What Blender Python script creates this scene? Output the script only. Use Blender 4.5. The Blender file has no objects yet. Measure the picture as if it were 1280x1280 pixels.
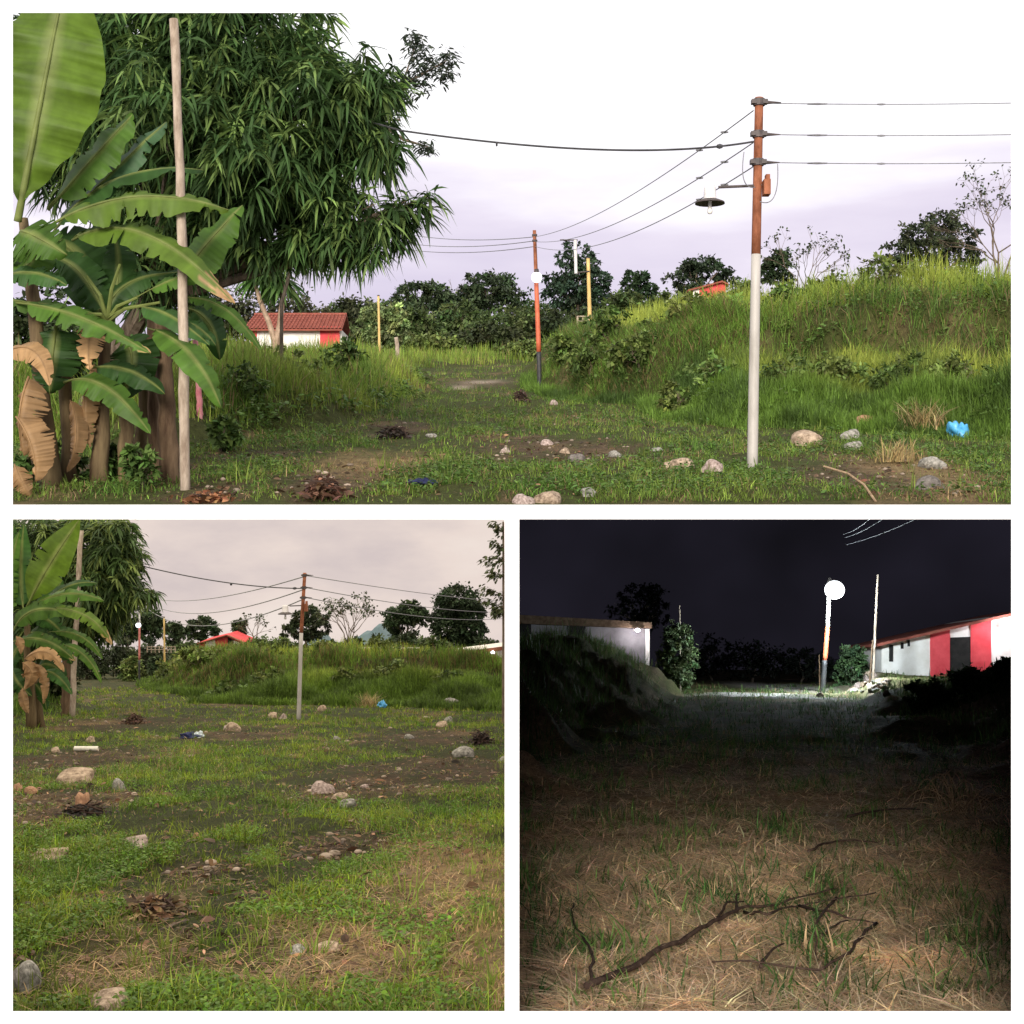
import bpy, math, random
import numpy as np
R = np.random.default_rng(7)
random.seed(7)
F = 1778.0                     # focal length in photo pixels (1280 wide)
YW = 5.44                      # distance of the white wall
scene = bpy.context.scene
COL = scene.collection
PI = math.pi

# ------------------------------------------------------------------ helpers
def lin(r, g, b):
    def f(c):
        c /= 255.0
        return c/12.92 if c <= 0.04045 else ((c+0.055)/1.055)**2.4
    return (f(r), f(g), f(b))
def S(Y): return Y/F
def U(px, py, Y): return np.array([(px-640)*Y/F, Y, (640-py)*Y/F])
WOFF = {}
def tag(o, label=None, cat=None, group=None, kind=None):
    if label: o['label'] = label
    if cat: o['category'] = cat
    if group: o['group'] = group
    if kind: o['kind'] = kind
    return o
def thing(name, loc, label, cat, group=None):
    o = bpy.data.objects.new(name, None); COL.objects.link(o)
    o.empty_display_size = 0.2
    o.location = tuple(float(v) for v in loc); WOFF[o.name] = np.array(loc, float)
    return tag(o, label, cat, group)

class MB:
    def __init__(s): s.v = []; s.q = []; s.t = []; s.c = []; s.n = 0; s.hasc = False
    def add(s, V, Q=None, T=None, col=None):
        V = np.asarray(V, float).reshape(-1, 3)
        if Q is not None and len(Q): s.q.append(np.asarray(Q, int).reshape(-1, 4)+s.n)
        if T is not None and len(T): s.t.append(np.asarray(T, int).reshape(-1, 3)+s.n)
        s.v.append(V)
        if col is None: c = np.ones((len(V), 3))*0.5
        else:
            s.hasc = True; c = np.broadcast_to(np.asarray(col, float), (len(V), 3))
        s.c.append(c); s.n += len(V); return s
    def build(s, name, mat, parent=None, smooth=False, clip=None, origin=None):
        V = np.concatenate(s.v); Cc = np.concatenate(s.c)
        Q = np.concatenate(s.q) if s.q else np.zeros((0, 4), int)
        T = np.concatenate(s.t) if s.t else np.zeros((0, 3), int)
        if clip is not None:        # keep what lies below the ceiling of its room
            kq = V[Q][:, :, 2].max(1) < clip if len(Q) else np.zeros(0, bool)
            kt = V[T][:, :, 2].max(1) < clip if len(T) else np.zeros(0, bool)
            Q = Q[kq]; T = T[kt]
            used = np.unique(np.concatenate([Q.ravel(), T.ravel()]))
            mp = np.zeros(len(V), int); mp[used] = np.arange(len(used))
            V = V[used]; Cc = Cc[used]; Q = mp[Q]; T = mp[T]
        me = bpy.data.meshes.new(name)
        if parent is None:
            if origin is None:
                lo = V.min(0); hi = V.max(0); origin = np.array([(lo[0]+hi[0])/2, (lo[1]+hi[1])/2, lo[2]])
            off = np.asarray(origin, float)
        else: off = WOFF[parent.name]
        V = V-off
        nl = len(Q)*4+len(T)*3
        me.vertices.add(len(V)); me.vertices.foreach_set('co', V.ravel().astype(np.float32))
        me.loops.add(nl); me.loops.foreach_set('vertex_index', np.concatenate([Q.ravel(), T.ravel()]).astype(np.int32))
        me.polygons.add(len(Q)+len(T))
        st = np.concatenate([np.arange(len(Q))*4, len(Q)*4+np.arange(len(T))*3]).astype(np.int32)
        me.polygons.foreach_set('loop_start', st)
        me.polygons.foreach_set('use_smooth', np.full(len(Q)+len(T), bool(smooth)))
        me.update(calc_edges=True)
        if s.hasc:
            a = me.color_attributes.new('col', 'FLOAT_COLOR', 'POINT')
            a.data.foreach_set('color', np.concatenate([Cc, np.ones((len(Cc), 1))], 1).ravel().astype(np.float32))
        me.validate()
        o = bpy.data.objects.new(name, me); COL.objects.link(o)
        if mat is not None: me.materials.append(mat)
        if parent is None: o.location = tuple(float(v) for v in off)
        else: o.parent = parent
        WOFF[o.name] = off
        return o

def frame(T):
    T = T/np.linalg.norm(T)
    a = np.array([0, 0, 1.0]) if abs(T[2]) < 0.9 else np.array([1.0, 0, 0])
    s = np.cross(T, a); s /= np.linalg.norm(s)
    return s, np.cross(s, T)
def tube(mb, pts, rad, n=8, col=None, cap=True):
    pts = np.asarray(pts, float); m = len(pts)
    rad = np.broadcast_to(np.asarray(rad, float), (m,))
    V = []
    for i in range(m):
        T = pts[min(i+1, m-1)]-pts[max(i-1, 0)]
        s, u = frame(T)
        a = np.arange(n)*2*PI/n
        V.append(pts[i]+rad[i]*(np.cos(a)[:, None]*s+np.sin(a)[:, None]*u))
    V = np.concatenate(V); Q = []
    for i in range(m-1):
        for k in range(n): Q.append((i*n+k, i*n+(k+1) % n, (i+1)*n+(k+1) % n, (i+1)*n+k))
    T3 = []
    if cap:
        V = np.concatenate([V, pts[:1], pts[-1:]])
        for k in range(n):
            T3.append((m*n, (k+1) % n, k)); T3.append((m*n+1, (m-1)*n+k, (m-1)*n+(k+1) % n))
    mb.add(V, Q, T3, col); return mb
BQ = [(0, 3, 2, 1), (4, 5, 6, 7), (0, 1, 5, 4), (1, 2, 6, 5), (2, 3, 7, 6), (3, 0, 4, 7)]
def box(mb, c, s, rz=0, col=None):
    x, y, z = np.array(s)/2
    V = np.array([(-x,-y,-z),(x,-y,-z),(x,y,-z),(-x,y,-z),(-x,-y,z),(x,-y,z),(x,y,z),(-x,y,z)])
    cz, sz = math.cos(rz), math.sin(rz)
    V = V@np.array([[cz, sz, 0], [-sz, cz, 0], [0, 0, 1]])+np.array(c)
    mb.add(V, BQ, None, col); return mb
def hexa(mb, P, col=None):   # 8 corners: bottom ring 0-3, top ring 4-7
    mb.add(np.array(P, float), BQ, None, col); return mb
def lathe(mb, c, prof, n=20, col=None):
    c = np.array(c, float); a = np.arange(n)*2*PI/n; V = []
    for r, z in prof: V.append(np.stack([c[0]+r*np.cos(a), c[1]+r*np.sin(a), np.full(n, c[2]+z)], 1))
    Q = [(i*n+k, i*n+(k+1) % n, (i+1)*n+(k+1) % n, (i+1)*n+k) for i in range(len(prof)-1) for k in range(n)]
    mb.add(np.concatenate(V), Q, None, col); return mb
def sag(a, b, d, n=24):
    t = np.linspace(0, 1, n)[:, None]
    p = np.array(a)*(1-t)+np.array(b)*t
    p[:, 2] -= (4*d*t*(1-t))[:, 0]
    return p

class Waves:                # cheap smooth noise
    def __init__(s, seed, scale, n=10):
        r = np.random.default_rng(seed); a = r.uniform(0, 2*PI, n); k = r.uniform(0.5, 1.9, n)/scale*2*PI
        s.kx = np.cos(a)*k; s.ky = np.sin(a)*k; s.p = r.uniform(0, 2*PI, n); s.n = n
    def __call__(s, x, y):
        x = np.asarray(x, float); y = np.asarray(y, float); o = np.zeros(np.broadcast(x, y).shape)
        for i in range(s.n): o = o+np.sin(s.kx[i]*x+s.ky[i]*y+s.p[i])
        return o/math.sqrt(s.n/2)
def sstep(a, b, x):
    t = np.clip((x-a)/(b-a), 0, 1); return t*t*(3-2*t)
def sdist(poly, X, Y):      # signed distance, positive inside the polygon
    X = np.asarray(X, float); Y = np.asarray(Y, float)
    P = np.array(poly, float); d = np.full(X.shape, 1e9); ins = np.zeros(X.shape, bool)
    for i in range(len(P)):
        a = P[i]; b = P[(i+1) % len(P)]; e = b-a
        t = np.clip(((X-a[0])*e[0]+(Y-a[1])*e[1])/(e@e+1e-12), 0, 1)
        d = np.minimum(d, np.hypot(X-a[0]-t*e[0], Y-a[1]-t*e[1]))
        c = ((a[1] > Y) != (b[1] > Y)) & (X < (b[0]-a[0])*(Y-a[1])/(b[1]-a[1]+1e-12)+a[0])
        ins ^= c
    return np.where(ins, d, -d)

# ------------------------------------------------------------------ materials
def new_mat(name):
    m = bpy.data.materials.new(name); m.use_nodes = True
    nt = m.node_tree; b = nt.nodes['Principled BSDF']; return m, nt, b
def N(nt, t, **kw):
    n = nt.nodes.new(t)
    for k, v in kw.items():
        if k in n.inputs: n.inputs[k].default_value = v
        else: setattr(n, k, v)
    return n
def leafmat(name, rough=0.5, transl=0.35, spec=0.3, nscale=8.0, var=0.35):
    m, nt, b = new_mat(name)
    at = N(nt, 'ShaderNodeAttribute', attribute_name='col')
    tc = N(nt, 'ShaderNodeTexCoord'); nz = N(nt, 'ShaderNodeTexNoise', Scale=nscale, Detail=3.0)
    nt.links.new(tc.outputs['Object'], nz.inputs['Vector'])
    mr = N(nt, 'ShaderNodeMapRange'); mr.inputs['From Min'].default_value = 0.3; mr.inputs['From Max'].default_value = 0.7
    mr.inputs['To Min'].default_value = 1-var; mr.inputs['To Max'].default_value = 1+var
    nt.links.new(nz.outputs['Fac'], mr.inputs['Value'])
    mx = N(nt, 'ShaderNodeVectorMath', operation='SCALE')
    nt.links.new(at.outputs['Color'], mx.inputs[0]); nt.links.new(mr.outputs['Result'], mx.inputs['Scale'])
    nt.links.new(mx.outputs[0], b.inputs['Base Color'])
    b.inputs['Roughness'].default_value = rough; b.inputs['Specular IOR Level'].default_value = spec
    if transl > 0:
        tr = N(nt, 'ShaderNodeBsdfTranslucent'); ms = N(nt, 'ShaderNodeMixShader'); ms.inputs[0].default_value = transl
        nt.links.new(mx.outputs[0], tr.inputs['Color'])
        nt.links.new(b.outputs[0], ms.inputs[1]); nt.links.new(tr.outputs[0], ms.inputs[2])
        nt.links.new(ms.outputs[0], nt.nodes['Material Output'].inputs['Surface'])
    return m
def noisemat(name, c1, c2, scale=4.0, rough=0.8, bump=0.3, detail=6.0, stretch=(1, 1, 1), lo=0.35, hi=0.65, metal=0.0, c3=None):
    m, nt, b = new_mat(name)
    tc = N(nt, 'ShaderNodeTexCoord'); mp = N(nt, 'ShaderNodeMapping'); mp.inputs['Scale'].default_value = stretch
    nz = N(nt, 'ShaderNodeTexNoise', Scale=scale, Detail=detail, Roughness=0.65)
    nt.links.new(tc.outputs['Object'], mp.inputs[0]); nt.links.new(mp.outputs[0], nz.inputs['Vector'])
    cr = N(nt, 'ShaderNodeValToRGB'); e = cr.color_ramp.elements
    e[0].position = lo; e[0].color = (*c1, 1); e[1].position = hi; e[1].color = (*c2, 1)
    if c3:
        k = cr.color_ramp.elements.new(min(hi+0.1, 0.99)); k.color = (*c3, 1)
    nt.links.new(nz.outputs['Fac'], cr.inputs[0]); nt.links.new(cr.outputs[0], b.inputs['Base Color'])
    b.inputs['Roughness'].default_value = rough; b.inputs['Metallic'].default_value = metal
    if rough > 0.74: b.inputs['Specular IOR Level'].default_value = 0.12
    if bump:
        bp = N(nt, 'ShaderNodeBump'); bp.inputs['Strength'].default_value = bump; bp.inputs['Distance'].default_value = 0.03
        nt.links.new(nz.outputs['Fac'], bp.inputs['Height']); nt.links.new(bp.outputs[0], b.inputs['Normal'])
    return m
def emitmat(name, col, st):
    m, nt, b = new_mat(name); b.inputs['Base Color'].default_value = (*col, 1)
    b.inputs['Emission Color'].default_value = (*col, 1); b.inputs['Emission Strength'].default_value = st
    return m
def groundmat(name):
    m, nt, b = new_mat(name)
    at = N(nt, 'ShaderNodeAttribute', attribute_name='col')
    tc = N(nt, 'ShaderNodeTexCoord')
    n1 = N(nt, 'ShaderNodeTexNoise', Scale=9.0, Detail=8.0, Roughness=0.7)
    n2 = N(nt, 'ShaderNodeTexNoise', Scale=55.0, Detail=4.0, Roughness=0.7)
    for n in (n1, n2): nt.links.new(tc.outputs['Object'], n.inputs['Vector'])
    ad = N(nt, 'ShaderNodeMath', operation='ADD'); nt.links.new(n1.outputs['Fac'], ad.inputs[0]); nt.links.new(n2.outputs['Fac'], ad.inputs[1])
    mr = N(nt, 'ShaderNodeMapRange'); mr.inputs['From Min'].default_value = 0.7; mr.inputs['From Max'].default_value = 1.3
    mr.inputs['To Min'].default_value = 0.28; mr.inputs['To Max'].default_value = 1.9
    nt.links.new(ad.outputs[0], mr.inputs['Value'])
    mx = N(nt, 'ShaderNodeVectorMath', operation='SCALE')
    nt.links.new(at.outputs['Color'], mx.inputs[0]); nt.links.new(mr.outputs['Result'], mx.inputs['Scale'])
    nt.links.new(mx.outputs[0], b.inputs['Base Color']); b.inputs['Roughness'].default_value = 0.95
    b.inputs['Specular IOR Level'].default_value = 0.1
    bp = N(nt, 'ShaderNodeBump'); bp.inputs['Strength'].default_value = 0.7; bp.inputs['Distance'].default_value = 0.04
    nt.links.new(ad.outputs[0], bp.inputs['Height']); nt.links.new(bp.outputs[0], b.inputs['Normal'])
    return m
M = {}
M['grass'] = leafmat('grass_blades', 0.6, 0.35, 0.2, 3.0, 0.3)
M['leaf'] = leafmat('tree_leaves', 0.55, 0.3, 0.2, 2.0, 0.3)
M['farleaf'] = leafmat('far_leaves', 0.6, 0.2, 0.15, 0.5, 0.3)
M['banana'] = leafmat('banana_leaf', 0.5, 0.4, 0.22, 5.0, 0.25)
M['ground'] = groundmat('soil_and_turf')
M['bark'] = noisemat('bark', (0.07, 0.05, 0.035), (0.19, 0.15, 0.11), 14, 0.9, 0.6, stretch=(1, 1, 0.25))
M['stake'] = noisemat('bare_wood_stake', (0.20, 0.15, 0.11), (0.46, 0.38, 0.30), 10, 0.85, 0.5, stretch=(1, 1, 0.3))
M['log'] = noisemat('weathered_log', (0.06, 0.036, 0.022), (0.17, 0.115, 0.07), 9, 0.9, 0.6, stretch=(1, 1, 0.2))
M['sheath'] = noisemat('banana_sheath', (0.055, 0.035, 0.02), (0.17, 0.125, 0.065), 7, 0.8, 0.5, stretch=(1, 1, 0.15))
M['whitepaint'] = noisemat('white_pole_paint', (0.22, 0.20, 0.17), (0.40, 0.375, 0.34), 5, 0.55, 0.1, stretch=(1, 1, 0.2), lo=0.2, hi=0.5)
M['rust'] = noisemat('rusty_pipe', (0.13, 0.045, 0.022), (0.34, 0.13, 0.07), 9, 0.8, 0.3, stretch=(1, 1, 0.4), c3=(0.45, 0.27, 0.18))
M['redpaint'] = noisemat('red_pole_paint', (0.42, 0.08, 0.03), (0.58, 0.14, 0.06), 8, 0.6, 0.1)
M['pinkred'] = noisemat('faded_red_pole', (0.40, 0.10, 0.09), (0.55, 0.20, 0.17), 8, 0.6, 0.1)
M['blackpaint'] = noisemat('black_pole_paint', (0.012, 0.012, 0.014), (0.04, 0.04, 0.04), 8, 0.6, 0.1)
M['metal'] = noisemat('dark_iron', (0.03, 0.025, 0.025), (0.08, 0.06, 0.055), 12, 0.6, 0.1)
M['galv'] = noisemat('lamp_housing_grey', (0.50, 0.48, 0.48), (0.68, 0.65, 0.64), 8, 0.5, 0.05)
M['cable'] = noisemat('black_cable', (0.02, 0.02, 0.022), (0.05, 0.05, 0.055), 12, 0.6, 0)
M['wire'] = noisemat('grey_wire', (0.10, 0.10, 0.11), (0.2, 0.2, 0.21), 12, 0.5, 0)
M['yellow'] = noisemat('ochre_pole', (0.42, 0.27, 0.08), (0.62, 0.44, 0.17), 6, 0.7, 0.1, stretch=(1, 1, 0.3))
M['bulbglass'] = noisemat('bulb_glass', (0.75, 0.73, 0.68), (0.85, 0.83, 0.8), 4, 0.2, 0)
M['rooftile'] = noisemat('red_roof_tiles', (0.16, 0.045, 0.032), (0.32, 0.10, 0.07), 2.5, 0.8, 0.3, lo=0.3, hi=0.7)
M['orangeroof'] = noisemat('orange_roof_tiles', (0.16, 0.055, 0.032), (0.27, 0.10, 0.06), 1.5, 0.8, 0.3)
M['whitewall'] = noisemat('limewashed_wall', (0.66, 0.62, 0.55), (0.82, 0.79, 0.74), 1.2, 0.9, 0.1)
M['redwall'] = noisemat('red_painted_wall', (0.52, 0.05, 0.06), (0.66, 0.09, 0.10), 1.5, 0.85, 0.1)
M['dimmedwall'] = noisemat('darkened_white_wall', (0.13, 0.12, 0.12), (0.22, 0.21, 0.21), 1.0, 0.9, 0.2)  # white house wall darkened, night dimness put into the colour
M['dark'] = noisemat('dark_opening', (0.012, 0.012, 0.012), (0.03, 0.028, 0.025), 3, 0.9, 0)
M['timber'] = noisemat('roof_timber', (0.08, 0.05, 0.03), (0.16, 0.11, 0.07), 5, 0.9, 0.2)
M['pinkpost'] = noisemat('pink_post', (0.48, 0.14, 0.17), (0.6, 0.3, 0.3), 4, 0.8, 0.1)
M['rock_tan'] = noisemat('tan_stone', (0.13, 0.09, 0.06), (0.48, 0.37, 0.27), 2.6, 0.85, 0.4)
M['rock_pink'] = noisemat('pinkish_stone', (0.14, 0.10, 0.08), (0.50, 0.40, 0.36), 2.8, 0.85, 0.4)
M['rock_grey'] = noisemat('grey_stone', (0.09, 0.085, 0.07), (0.37, 0.35, 0.31), 2.8, 0.85, 0.4)
M['rock_dark'] = noisemat('dark_stone', (0.07, 0.06, 0.055), (0.20, 0.18, 0.16), 2.5, 0.85, 0.4)
M['rock_orange'] = noisemat('brick_orange_stone', (0.24, 0.13, 0.08), (0.42, 0.25, 0.15), 2.5, 0.85, 0.4)
M['bluebag'] = noisemat('blue_plastic', (0.03, 0.22, 0.46), (0.10, 0.42, 0.70), 12, 0.35, 0.4)
M['navy'] = noisemat('navy_cloth', (0.012, 0.015, 0.05), (0.03, 0.035, 0.09), 12, 0.8, 0.4)
M['palebag'] = noisemat('pale_plastic', (0.35, 0.42, 0.45), (0.62, 0.68, 0.70), 12, 0.35, 0.4)
M['pvc'] = noisemat('pale_pipe', (0.55, 0.52, 0.44), (0.72, 0.69, 0.6), 9, 0.5, 0.1)
M['twig'] = noisemat('dead_twig', (0.03, 0.018, 0.015), (0.09, 0.06, 0.045), 20, 0.9, 0.4)
M['drytwig'] = noisemat('dry_pale_twig', (0.20, 0.13, 0.08), (0.40, 0.29, 0.18), 20, 0.9, 0.3)
M['hill'] = noisemat('hazed_hill', (0.10, 0.15, 0.17), (0.16, 0.21, 0.23), 0.12, 1.0, 0)  # bluish tone paints the haze of distance into the hill
M['wall'] = noisemat('white_wall_paint', (0.86, 0.86, 0.86), (0.9, 0.9, 0.9), 3, 0.7, 0.02)
M['floor'] = noisemat('pale_concrete', (0.42, 0.41, 0.40), (0.55, 0.54, 0.52), 2, 0.85, 0.1)
M['lampday'] = emitmat('lit_bulb', (0.93, 0.97, 1.0), 3)
M['lampnight'] = emitmat('lit_led_lamp', (0.90, 0.96, 1.0), 3.5)
M['porchlamp'] = emitmat('lit_porch_lamp', (0.95, 0.93, 1.0), 3.5)

# ------------------------------------------------------------------ the three places: sloping grounds
PL = {'top': dict(yh=415, h=1.6), 'left': dict(yh=825, h=1.6), 'night': dict(yh=820, h=1.5)}
for p in PL.values(): p['s'] = (640-p['yh'])/F
def GP(pl, px, py):
    p = PL[pl]; Y = p['h']*F/(py-p['yh']); return ((px-640)*Y/F, Y)
def poly(pl, pts, extra): return [GP(pl, *q) for q in pts]+extra
W1 = {k: Waves(11+i, 3.0) for i, k in enumerate(PL)}
W2 = {k: Waves(21+i, 0.8) for i, k in enumerate(PL)}
W3 = {k: Waves(31+i, 9.0) for i, k in enumerate(PL)}
WC = {k: Waves(41+i, 1.6) for i, k in enumerate(PL)}
WD = {k: Waves(51+i, 5.0) for i, k in enumerate(PL)}
BK = {}
BK['top'] = [   # polygon, height, run, grass height, zone
    (poly('top', [(840, 520), (905, 527), (1000, 531), (1130, 540), (1300, 549)], [(40, 24), (40, 90), (6, 90)]), 0.62, 1.0),
    (poly('top', [(672, 484), (700, 494), (735, 499), (800, 503)], [(4.2, 31.5), (7.5, 30), (14, 28.5), (45, 28), (90, 150), (3, 150)]), 1.66, 1.4),
    (poly('top', [(470, 470), (540, 462), (600, 458), (690, 455)], [(5, 95), (-14, 95), (-8, 62)]), 0.3, 3.0),
    (poly('top', [(200, 562), (300, 548), (420, 535), (490, 524), (528, 506), (545, 494)], [(-3.0, 48), (-8, 70), (-60, 110), (-30, 20)]), 0.5, 1.6)]
BK['left'] = [
    (poly('left', [(262, 879), (320, 881), (400, 880), (500, 882), (631, 888)], [(0.5, 45), (0.5, 190), (-14, 190)]), 0.55, 2.2),
    (poly('left', [(186, 857), (205, 863), (235, 869)], [(-13.5, 62), (-9, 66), (-4, 66), (0.5, 66), (0.5, 220), (-54, 220), (-26.0, 105)]), 1.45, 3.2),
    (poly('left', [(16, 905), (60, 897), (90, 885), (105, 868)], [(-26, 80), (-40, 90), (-60, 60), (-20, 28)]), 0.35, 3.0)]
BK['night'] = [
    (poly('night', [(640, 1010), (690, 965), (745, 925), (785, 900), (815, 883), (835, 873)], [(6.5, 60), (7.6, 70), (-2, 90), (-2, 13)]), 1.8, 3.0),
    (poly('night', [(1300, 975), (1200, 940), (1130, 915), (1095, 890), (1085, 875)], [(13.6, 50), (32, 48), (40, 18)]), 0.85, 3.5),
    (poly('night', [(1060, 866), (1075, 868), (1090, 870)], [(16.2, 54), (30, 60), (30, 70), (15.5, 70), (14.4, 61)]), 0.55, 1.4)]
def relief(pl, X, Y):
    z = 0.018*W1[pl](X, Y)+0.010*W2[pl](X, Y)+0.03*W3[pl](X, Y)*np.clip((Y-10)/20, 0, 1)
    for pg, h, run in BK[pl]:
        d = sdist(pg, X, Y)+(0.42*W1[pl](X*0.6, Y*0.6)+0.10*W2[pl](X, Y))*min(run/2, 1)
        f = 1+0.10*W3[pl](X, Y)
        if pl == 'left' and h > 1: f = f*(1.10-0.30*sstep(-0.20, -0.13, X/Y)-0.16*sstep(-0.125, -0.10, X/Y))
        if pl == 'top' and h > 1: f = f*(0.76+0.15*sstep(0.13, 0.24, X/Y))
        z = z+h*sstep(-0.1*run, run, d)*f
    return z
def ground(pl, X, Y):
    X = np.asarray(X, float); Y = np.asarray(Y, float); p = PL[pl]
    z = p['s']*Y-p['h']+relief(pl, X, Y)
    if pl == 'top':
        ledge = 0.0042*Y
        z = np.where(Y < 13.0, ledge, np.where(Y < 14.2, ledge+(z-ledge)*sstep(13.0, 14.2, Y), z))
    return z
def hit(pl, px, py):
    Y = np.concatenate([np.linspace(5.6, 60, 2200), np.linspace(60, 220, 1500)])
    if pl == 'top': Y = Y[Y > 13.2]
    X = (px-640)*Y/F; g = ground(pl, X, Y); r = (640-py)*Y/F
    k = np.argmax(g >= r) if (g >= r).any() else len(Y)-1
    return np.array([X[k], Y[k], g[k]])
def at(pl, px, Y):
    x = (px-640)*Y/F; return np.array([x, Y, float(ground(pl, x, Y))])
DIRT = {'top': [(690, 562, 105, 15), (600, 480, 42, 5), (405, 605, 60, 16), (320, 570, 60, 8), (500, 540, 40, 9), (1060, 590, 80, 20), (250, 617, 60, 14), (120, 590, 120, 18)],
        'left': [(170, 905, 80, 10), (90, 950, 80, 16), (110, 1010, 50, 22), (470, 975, 110, 22), (560, 960, 80, 22), (300, 920, 70, 8), (420, 1055, 60, 20), (250, 1090, 60, 14), (520, 925, 80, 10), (140, 838, 30, 3), (60, 1000, 40, 12), (330, 880, 60, 5)],
        'night': []}
STRAW = {'left': [(560, 1100, 100, 70), (420, 1190, 170, 60), (150, 1200, 110, 50), (600, 1200, 80, 80), (230, 1120, 90, 22)], 'top': [(470, 575, 80, 14), (1150, 590, 60, 18)], 'night': []}
def proj(pl, X, Y, Z): return 640+X/Y*F, 640-Z/Y*F
def spots(lst, pl, X, Y):    # 0..1 worn-ground masks on the ground plane
    o = np.zeros(np.shape(X)); p = PL[pl]
    for (px, py, rx, ry) in lst:
        cx, cy = GP(pl, px, py); ax = rx*cy/F; ay = ry*cy*cy/(p['h']*F)
        d = ((X-cx)/ax)**2+((Y-cy)/ay)**2
        o = np.maximum(o, np.exp(-d*0.9))
    return o
def cover(pl, X, Y):
    """dirt and straw fractions and a lush value"""
    n = WC[pl](X, Y*0.6)*0.20+WD[pl](X, Y*0.5)*0.17+W2[pl](X*1.3, Y)*0.10
    if pl == 'night':
        far = sstep(14, 26, Y)
        straw = np.clip(0.9+n*0.8-far*0.9, 0, 1); dirt = np.clip(0.10-n, 0, 1); lush = np.clip(0.28+1.3*WC[pl](X*1.5+40, Y*0.8)*0.25+far*0.6, 0, 1)
        return dirt, straw, lush
    dirt = np.clip(spots(DIRT[pl], pl, X, Y)*1.15+n*0.9-0.12, 0, 1)
    straw = np.clip(spots(STRAW[pl], pl, X, Y)*1.1+n*0.8-0.1, 0, 1)
    lush = np.clip(0.62+n*1.4-dirt*1.0-straw*0.6, 0, 1)
    return dirt, straw, lush
def mix(a, b, t): return a*(1-t[..., None])+b*t[..., None]

def terrain(pl, ulo, uhi, y0, y1, rows, cols, name):
    Ys = np.exp(np.linspace(math.log(y0), math.log(y1), rows)); us = np.linspace(ulo, uhi, cols)
    Yg, Ug = np.meshgrid(Ys, us, indexing='ij'); Xg = Yg*Ug
    if pl == 'left': Xg = np.minimum(Xg, -0.012)
    if pl == 'night': Xg = np.maximum(Xg, 0.022)
    Z = ground(pl, Xg, Yg); V = np.stack([Xg, Yg, Z], -1).reshape(-1, 3)
    i = np.arange(rows*cols).reshape(rows, cols)
    Q = np.stack([i[:-1, :-1], i[:-1, 1:], i[1:, 1:], i[1:, :-1]], -1).reshape(-1, 4)
    d, s, l = cover(pl, Xg, Yg); d = np.clip(d*0.9+0.25*W2[pl](Xg*1.7, Yg)*(d > 0.05), 0, 1)
    green = np.array([0.066, 0.074, 0.022]); soil = np.array([0.095, 0.064, 0.040]); st = np.array([0.21, 0.145, 0.072])
    if pl == 'night': st = np.array([0.42, 0.28, 0.175])
    if pl == 'top': soil = np.array([0.080, 0.053, 0.033]); green = green*0.7
    if pl == 'left': soil = np.array([0.046, 0.030, 0.018]); green = np.array([0.026, 0.030, 0.009])
    c = np.broadcast_to(green, Z.shape+(3,)); c = mix(c, soil, d); c = mix(c, st, s*0.8)
    path = np.array([0.26, 0.21, 0.16])
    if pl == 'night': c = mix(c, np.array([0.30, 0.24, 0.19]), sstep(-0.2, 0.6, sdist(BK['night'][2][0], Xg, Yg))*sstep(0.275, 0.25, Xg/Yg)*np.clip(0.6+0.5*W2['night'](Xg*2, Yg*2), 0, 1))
    if pl == 'top': c = mix(c, path, spots([(606, 478, 34, 4), (575, 484, 20, 2.5)], pl, Xg, Yg)**2)
    if pl == 'left': c = mix(c, path, spots([(135, 839, 22, 2.0)], pl, Xg, Yg)**2)
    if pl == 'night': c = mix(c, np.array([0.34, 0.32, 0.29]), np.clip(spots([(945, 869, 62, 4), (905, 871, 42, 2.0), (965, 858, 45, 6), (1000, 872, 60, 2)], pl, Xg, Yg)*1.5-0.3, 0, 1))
    mb = MB(); mb.add(V, Q, None, c.reshape(-1, 3))
    o = mb.build(name, M['ground'], smooth=True, origin=(0, y0, 0))
    return tag(o, None, None, None, 'structure')
terrain('top', -0.62, 0.62, 5.5, 260, 260, 300, 'ground')
terrain('left', -0.50, 0.0, 5.5, 230, 320, 220, 'ground')
terrain('night', 0.0, 0.50, 5.5, 150, 300, 220, 'ground')

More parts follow.
